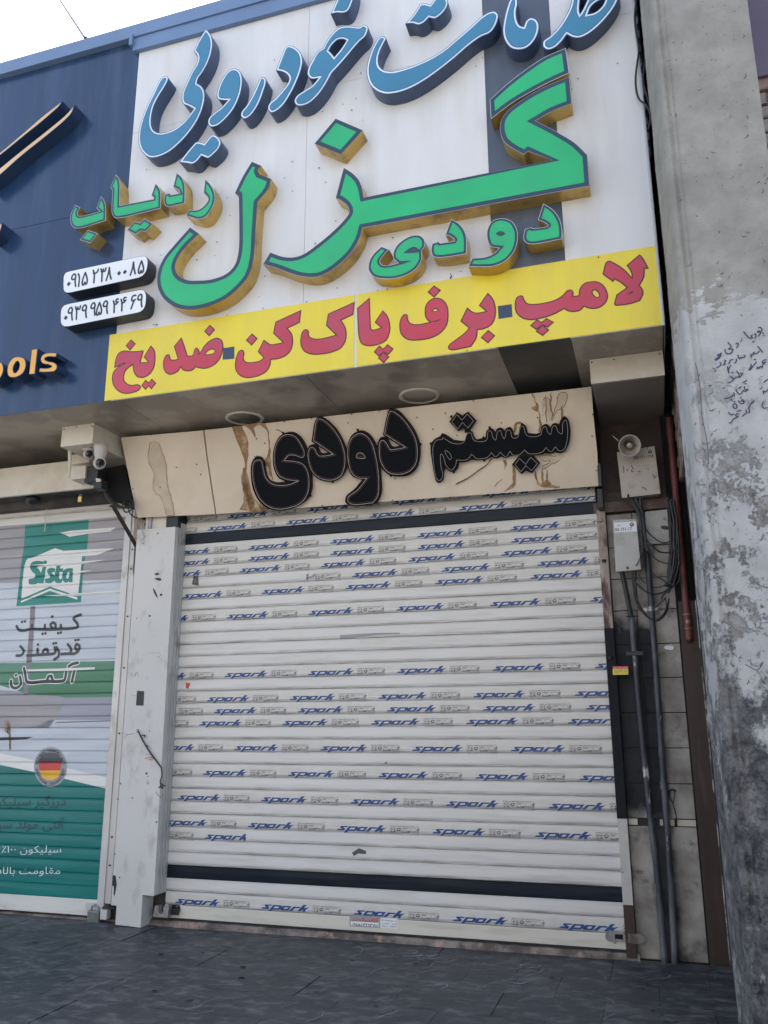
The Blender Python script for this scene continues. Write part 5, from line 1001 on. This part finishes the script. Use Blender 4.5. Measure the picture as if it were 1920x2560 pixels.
obj('upper_plaster', *box(-.29, .30, .10, .199, 3.055, 3.7), M['wall_brown'], pr)
jb = thing('brown_steel_jamb', 'narrow rusty steel jamb along the right edge of the white shutter', 'door jamb', (-.29, -.02, 0))
obj('jamb_upper', *box(-.321, -.259, -.045, .03, .86, 2.99, .003), M['rust'], jb); 
o = obj('jamb_black_part', *box(-.3225, -.2575, -.0462, .03, .862, 2.13, .002), mat('sooted_jamb', (.010, .011, .015), .65, 0, .2, 7, (.06, .06, .07, .7), 9, .38, .06, (2, 1, .6), spec=.2), jb, label='blackened middle of the jamb')
obj('jamb_white_part', *box(-.3222, -.2578, -.0465, .03, .33, .861, .002), mat('chalky_jamb', (.50, .48, .44), .6, 0, .1, 9, (.10, .06, .05), 12, .36, .03), jb, label='pale chipped lower part of the jamb')
obj('jamb_foot', *box(-.3222, -.2562, -.0465, .03, -.0, .329, .002), M['brown'], jb)
for z in (1.93, 2.62): obj('hinge_knob', *xf(lathe([(.001, -.02), (.012, -.018), (.016, 0)], 10), Matrix.Translation((-.292, -.05, z)) @ Matrix.Rotation(R(0), 4, 'X')), M['dark'], jb)
obj('hinge_lug', *box(-.325, -.285, -.065, -.046, 2.90, 2.925, .003), M['rust'], jb)
ln = thing('steel_lintel', 'rusty brown steel lintel running above the pier tiles', 'lintel', (-.05, 0, 3)); obj('beam', *box(-.34, .19, -.02, .1, 2.975, 3.052, .002), mat('lintel', (.075, .04, .035), .6, 0, .2, 6, (.16, .12, .10), 6, .42, .08), ln)
obj('ledge', *box(-.36, .19, .02, .12, 3.06, 3.13, .002), M['wall_brown'], ln)
cn = thing('brown_steel_channel', 'dark brown steel channel standing between the tiled pier and the concrete column', 'steel channel', (.24, 0, 0))
obj('flange', *box(.186, .298, -.02, .0, -.01, 2.3, .002), M['brown'], cn); obj('web', *box(.298, .304, -.05, .15, -.01, 2.3), mat('bare_edge', (.45, .44, .42), .6, 0, .3, 14, (.06, .05, .05), 9, .5, .05), cn)
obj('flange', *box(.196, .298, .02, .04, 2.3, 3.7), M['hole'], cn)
gp = thing('dark_gap_filler', 'near black infill painted as the dark gap behind the concrete column', 'board', (.33, -.2, 0)); obj('board', *box(.3045, .34, -.2, .02, -.01, 3.3), mat('dark_gap', (.02, .018, .018), .7, 0, .3, 6, (.06, .05, .05), 6, .42, .1), gp)  # stands for the black gap there, its darkness put into the colour
obj('dark_strip', *box(.176, .30, .0, .035, 2.02, 3.75, .002), M['hole'], cn)  # plain near black strip filling the dark zone behind the red pipe
rp = thing('red_downpipe', 'dark red painted pipe with a bolted joint right of the meter boxes', 'pipe', (.24, -.05, 2))
obj('pipe', *tube([(.238, -.05, 3.64), (.236, -.05, 2.6), (.238, -.05, 2.03), (.24, -.05, 2.015)], [.024, .024, .024, .012], 14), M['red_pipe'], rp, smooth=False)
obj('collar', *xf(lathe([(.024, 0), (.0265, .002), (.0265, .094), (.024, .096)], 18), Matrix.Translation((.2375, -.05, 2.105))), M['red_pipe'], rp)
for z in (2.104, 2.20): obj('bright_ring', *xf(lathe([(.025, 0), (.0275, .001), (.0275, .004), (.025, .005)], 18), Matrix.Translation((.2375, -.05, z))), M['led'], rp)
for r_, y_ in ((.012, -.008), (.006, -.012)): V, F = lathe([(.001, y_), (r_, y_ + .002), (r_ * 1.1, 0)], 12); obj('bolt', [(v[0] + .2385, v[2] - .076, v[1] + 2.15) for v in V], F, M['steel'] if r_ > .01 else M['dark'], rp)
p1 = thing('left_conduit_pipe', 'left of two vertical conduit pipes on the pier, flaking and sooty', 'pipe', (-.13, -.03, 0), 'conduit pipes on the pier')
obj('pipe', *tube(smoothpath([(-.130, -.03, 2.205), (-.127, -.03, 1.7), (-.112, -.03, 1.0), (-.092, -.035, .5), (-.090, -.045, -.01)], 5), .021, 14), M['pipe_paint'], p1, smooth=True)
obj('clamp', *box(-.185, -.07, -.054, -.048, 1.935, 1.962, .002), M['dark'], p1); obj('clamp_band', *xf(lathe([(.0215, 0), (.024, .001), (.024, .03), (.0215, .031)], 16), Matrix.Translation((-.128, -.03, 1.933))), M['dark'], p1)
obj('cable_entry', *tube([(-.172, -.03, 2.52), (-.150, -.03, 2.36), (-.131, -.03, 2.19)], .0165, 8), M['cable'], p1)
obj('top_wire', *ptube('R2', '530,1415 600,1412 690,1410', -.055, .004), M['dark'], p1)
p2 = thing('right_conduit_pipe', 'right of two vertical conduit pipes on the pier, grey with a bright clamp', 'pipe', (0, -.03, 0), 'conduit pipes on the pier')
obj('pipe', *tube(smoothpath([(.010, -.03, 2.69), (.006, -.03, 2.0), (-.002, -.03, 1.4), (-.010, -.035, .7), (-.028, -.045, -.01)], 5), .021, 14), M['pipe_paint'], p2, smooth=True)
obj('clamp_band', *xf(lathe([(.0215, 0), (.025, .001), (.025, .035), (.0215, .036)], 16), Matrix.Translation((.007, -.03, 2.235))), M['steel'], p2)
for a in (-.055, .02): obj('clamp_ear', *xf(box(0, .035, -.004, 0, 0, .028, .003), Matrix.Translation((a, -.035, 2.237)) @ Matrix.Rotation(R(8 if a < 0 else -8), 4, 'Y')), M['steel'], p2)
obj('socket', *xf(lathe([(.0215, 0), (.026, .002), (.026, .05), (.0215, .052)], 16), Matrix.Translation((-.006, -.033, 1.05))), M['pipe_paint'], p2)
cl = thing('black_cables', 'loops of black cables hanging around the meter boxes and pipes', 'cables', (.05, -.08, 2.5))
for s, r_ in (('560,-60 660,60 730,160 760,300 780,500 790,600', .010), ('590,-60 680,60 745,200 770,380 790,580', .009), ('620,-60 700,80 750,260 775,430 800,600', .008), ('540,-60 640,60 700,150 720,330 735,500 730,800', .008), ('650,-60 710,60 740,130 750,330', .012), ('700,-60 720,100 740,250 755,380', .012),
              ('770,300 850,400 950,470 1020,480 1085,455 1110,400', .0045), ('780,430 870,540 950,600 1040,615 1130,590 1165,520', .006), ('790,470 900,560 960,605 1060,610 1120,560', .004), ('800,560 900,690 1000,735 1080,735 1160,690 1190,620', .0045), ('860,875 960,940 1050,985 1120,1020', .005), ('860,1050 930,1055 1000,1030 1060,980', .004),
              ('660,1000 740,1080 820,1120 900,1135 1000,1110 1070,1060 1180,990 1210,880', .0055), ('615,850 610,1000 650,1200 720,1340 800,1420 900,1470 980,1440 1050,1330 1070,1180', .006), ('635,850 630,1000 670,1200 740,1330 800,1400', .005), ('690,870 720,940 775,1000', .004), ('1020,1180 1040,1280 1000,1380 910,1450', .005), ('900,1300 970,1240 1030,1180', .005), ('975,1195 1010,1130 1120,1040', .006),
              ('1085,100 1120,250 1110,420 1060,800 1050,950', .006), ('1060,-40 1095,150 1110,400 1095,700 1060,960', .011), ('1085,-40 1125,200 1135,500 1120,800 1070,1010', .010), ('1100,-60 1150,200 1165,500 1150,800 1100,1000', .009), ('1040,-60 1075,100 1090,300 1085,600 1065,900', .009), ('570,-50 640,40 690,120 720,300', .011), ('600,-50 665,50 715,150 745,340', .010), ('1120,-60 1170,250 1190,600 1200,760', .007), ('1130,120 1150,300 1140,500 1110,700 1090,900 1050,1050', .008), ('1150,400 1190,600 1180,800 1130,980 1060,1120', .006), ('705,330 740,560 700,690 650,780', .003), ('1050,60 1100,260 1130,420 1110,560', .005), ('1165,500 1170,620 1150,760 1120,900', .005)):
    vf = ptube('R2', s, -.085 - rnd.random() * .02, r_, 7); so_ = rnd.random() * 50
    obj('cable', [(a + noise.noise(Vector((a * 6, b, c * 9 + so_))) * .006, b + noise.noise(Vector((a, so_, c * 9))) * .008, c + noise.noise(Vector((a * 9, so_, c * 5))) * .006) for a, b, c in vf[0]], vf[1], M['cable'], cl)
tg = thing('cable_tie_knot', 'knot of tape tying the black cable loops together beside the right conduit', 'cable tie', (.1, -.09, 2.4)); obj('tape_knot', *ptube('R2', '1010,1010 1050,1020 1095,1040', -.10, [.012, .016, .010], 8, 0), M['dark'], tg)
def meter(name, label, L4, Y, d, m_, rivets):
    t = thing(name, label, 'meter box', (L4[0][0], Y, L4[2][1]))
    cx = sum(p[0] for p in L4) / 4; cz = sum(p[1] for p in L4) / 4
    obj('lid', *plate([L4], Y, .012), m_, t); obj('case', *plate([inset(L4, .006)], Y + .012, d - .012), m_, t)
    for px, py, r_ in rivets: a = at(px, py, Y); V, F = lathe([(.001, -.005), (r_, -.003), (r_ * 1.1, 0)], 8); obj('screw', [(v[0] + a[0], v[2] + Y, v[1] + a[1]) for v in V], F, M['dark'], t)
    return t
YM = -.11
m1 = meter('meter_box', 'larger tilted beige meter box numbered 00-191-106 behind the horn speaker', [at(x, y, YM) for x, y, _ in pts('M', '470,535 1175,415 1290,1310 565,1392')], YM, .11, M['meter'], [(1480 + 1045 * .1326, 1060 + 455 * .1326, .004)])
obj('box_number', *text_on('M', (785, 668), (1165, 625), '00-191-106', 62, YM - .0012, .012), M['print_dark'], m1)
def ms(ss, wd, m_, nm, Y=YM - .0012):
    L = []
    for s in ss: L += stroke([at(x, y, Y) for x, y in spline(pts('M', s), False, 3)], wd)
    v, f = fill(L); obj(nm, [(a, Y, b) for a, b in v], f, m_, m1)
obj('round_emblem', *sheet([loop('M', '1055,525 1090,490 1130,515 1125,550 1085,555 1060,545', YM)], YM - .0012, [loop('M', '1085,510 1100,512 1098,530 1082,530', YM)]), M['print_dark'], m1)
ms(['590,800 600,860 598,920', '655,850 670,865 665,885', '745,780 760,820 780,860', '740,870 760,905 780,890', '870,890 905,900', '1150,950 1170,1000 1220,975', '1170,1000 1180,1030', '985,1195 1025,1245', '940,1190 970,1215'], .006, M['print_dark'], 'hand_painted_marks')
ms(['830,790 910,785', '960,785 1050,778', '720,750 760,715 790,700', '1000,830 1040,815 1065,840 1060,880', '1010,850 1045,845 1050,875', '850,930 910,928', '700,800 715,830'], .003, M['mortar'], 'embossed_marks')
obj('hasp_hole', *sheet([loop('M', '672,1325 690,1318 702,1345 700,1385 670,1385 665,1350', YM)], YM - .0015), M['hole'], m1)
YM2 = -.09
m2 = meter('meter_box', 'smaller upright grey meter box with white number label 00-191-17 below the larger one', [at(x, y, YM2) for x, y, _ in pts('R2', '360,200 655,188 715,820 400,850')], YM2, .09, M['meter2'], [(1460 + 432 * .19894, 1260 + 216 * .19894, .003), (1460 + 588 * .19894, 1260 + 206 * .19894, .003), (1460 + 548 * .19894, 1260 + 803 * .19894, .009)])
o = obj('number_label', *sheet([loop('R2', '378,235! 658,220! 668,345! 388,360!', YM2)], YM2 - .0012), M['plate_white'], m2)
obj('box_number', *text_on('R2', (390, 345), (605, 330), '00-191-17', 44, YM2 - .0022, .005), M['print_dark'], o); obj('label_code', *text_on('R2', (415, 280), (458, 276), 'AD', 18, YM2 - .0022, .01), M['print_dark'], o)
obj('round_emblem', *sheet([loop('R2', '575,258 600,232 628,252 620,278 590,282', YM2)], YM2 - .0022, [loop('R2', '592,250 605,246 610,262 596,266', YM2)]), M['print_dark'], o)
obj('arrow_mark', *(lambda vf: ([(a, YM2 - .0012, b) for a, b in vf[0]], vf[1]))(fill(stk('R2', '735,640! 660,760!', YM2, .002) + [loop('R2', '655,785! 645,755! 668,765!', YM2)])), M['print_dark'], m2)
m3 = thing('pier_service_panel', 'flat beige access panel with a triangle mark behind the cable loops', 'access panel', (.1, 0, 2.9)); obj('panel', *plate([loop('R2', '770,95! 1045,65! 1075,490! 790,500!', -.01)], -.004, .018), M['meter2'], m3)
obj('triangle_mark', *sheet([loop('R2', '985,190! 1015,155! 1045,215!', -.01)], -.006), M['mortar'], m3); obj('handle_slot', *plate([loop('R2', '975,275 1050,280 1070,300 1050,318 985,312 965,295', -.012)], -.012, .008), M['dark'], m3)
hn = thing('horn_speaker', 'round cream horn loudspeaker in front of the larger meter box', 'loudspeaker', (-.02, -.22, 3.44))
a = at(1480 + 712 * .1326, 1060 + 408 * .1326, -.26); q = Vector((.05, -1, -.42)).normalized().to_track_quat('Z', 'Y').to_matrix().to_4x4(); T0 = Matrix.Translation((a[0], -.26, a[1])) @ q
obj('horn_bell', *xf(lathe([(.0735, .004), (.077, .0), (.0765, -.004), (.060, -.022), (.040, -.055), (.030, -.10), (.030, -.14), (.001, -.145)], 36), T0), M['horn'], hn, smooth=True)
obj('horn_rim', *xf(lathe([(.070, .001), (.0735, .004), (.0775, .002), (.078, -.003), (.0755, -.005)], 36), T0), M['meter2'], hn, smooth=True)
obj('centre_cap', *xf(lathe([(.020, -.03), (.020, -.016), (.014, -.010), (.001, -.008)], 20), T0), M['meter'], hn, smooth=True)
obj('mount_arm', *tube([tuple(T0 @ Vector((0, 0, -.12))), (a[0] - .02, .0, a[1] + .06), (a[0] - .02, .1, a[1] + .06)], .010, 8), M['dark'], hn)
an = thing('thin_rod', 'thin grey rod sticking up left behind the horn loudspeaker', 'rod', (-.1, -.2, 3.5)); obj('rod', *ptube('M', '390,220 500,320', -.2, .003, 6, 0), M['steel'], an)
pj = thing('projecting_bracket', 'small dark bracket on the right end of the cream sign', 'bracket', (-.30, -.2, 3.3)); obj('bracket', *box(-.285, -.26, -.2, -.1, 3.13, 3.30, .003), M['dark'], pj); obj('bracket_foot', *box(-.30, -.262, -.16, -.02, 2.98, 3.12, .003), M['dark'], pj)
stc = thing('warning_sticker', 'small red and yellow sticker on the sooty jamb and tiles beside the shutter', 'sticker', (-.25, -.05, 1.83))
L = loop('R3', '258,92! 398,92! 400,168! 260,170!', -.052); obj('yellow_part', *plate([L], -.052, .004), M['sticker_yellow'], stc); obj('red_part', *sheet([loop('R3', '258,92! 398,92! 399,116! 259,118!', -.052)], -.0535), M['sticker_red'], stc)
obj('sticker_text', *text_on('R3', (264, 113), (392, 110), 'تعمیرات اثاث منزل', 12, -.0543, .01, 0, True), M['text_white'], stc)
for i, y in enumerate((130, 143, 156)): obj('sticker_text', *text_on('R3', (270, y + 2), (392, y), ['حمل اثاثیه و بار', 'باربری شبانه روزی', '۰۹۱۵ ۰۰۰ ۰۰۰'][i], 8, -.0543, .01, 0, i < 2), M['print_dark'], stc)
# white leaflet scraps and hanging wire on the pier
wp = thing('thin_hanging_wire', 'thin black wire dangling over the pale tiles right of the grey conduit', 'wire', (.06, -.02, 1)); obj('wire', *ptube('R3', '840,1500 825,1420 800,1330 775,1270 768,1215', -.012, .0035), M['dark'], wp); obj('wire', *ptube('R3', '800,1330 815,1270 815,1225', -.012, .003), M['dark'], wp); obj('wire_end', *ptube('R3', '760,1215 800,1205 830,1220', -.014, .006), M['dark'], wp)
v, f = fill([q for s in ('R2: 1010,1790 1050,1780 1120,1790 1120,1830 1060,1832 1015,1820',) for q in [loop('X', s, YT)]]); obj('paper_scrap', [(a_, YT - .006, b_) for a_, b_ in v], f, M['plate_white'], pr)
v, f = fill(sum([stroke([at(x, y, YT) for x, y in spline(pts('R2', s), False, 3)], .0022) for s in ('360,1080 385,1065 410,1100 385,1120', '440,1110 455,1180 485,1225', '370,1270 400,1190 395,1290 425,1260', '415,1440 430,1500 460,1450 490,1440', '420,1560 440,1560 445,1620', '1080,1880 1110,1870 1140,1900', '1090,1960 1110,1920 1130,1960')], [])); obj('pen_scribbles', [(a_, YT - .007, b_) for a_, b_ in v], f, M['print_band'], pr)
tb = thing('tile_scuffs', 'x', 'x', (0, 0, 0)); bpy.data.objects.remove(tb)

# cables and tray between sign and column
ct = thing('cable_tray', 'dark slotted cable tray running up between the white sign and the concrete column', 'cable tray', (.225, -.9, 6)); 
x0_, x1_ = at(1583, 0, -.95)[0], at(1606, 0, -.95)[0]
obj('tray_back', *box(.214, .245, -.93, -.9, 5.2, 8.4), M['dark'], ct)
for xx in (.2135, .246): obj('tray_side', *box(xx, xx + .004, -.95, -.93, 5.2, 8.4), M['dark'], ct)
for i in range(26): obj('rung', *box(.218, .2455, -.94, -.931, 5.22 + i * .12, 5.28 + i * .12), M['steel'], ct)
cw = thing('drooping_cable', 'thick black cable drooping beside the top right edge of the white sign', 'cable', (.22, -1.16, 6))
obj('cable', *ptube('Z5', '130,-40 108,120 112,260 145,480 130,620 115,760 120,880 150,980 220,1040 255,1110 262,1180 240,1280', -1.17, .0065), M['cable'], cw)
obj('cable', *ptube('Z5', '175,-40 185,120 200,400 205,600 190,800 230,960 265,1100 272,1200', -1.15, .006), M['cable'], cw)
ow = thing('overhead_wire', 'thin dark wire crossing the sky at the top left corner', 'wire', (-5, -1, 8))
pA = at(138, -20, 2.0); pB = at(215, 96, -.9); obj('wire', *tube([(pA[0], 2.0, pA[1]), (pB[0], -.9, pB[1])], .020, 6), M['cable'], ow)
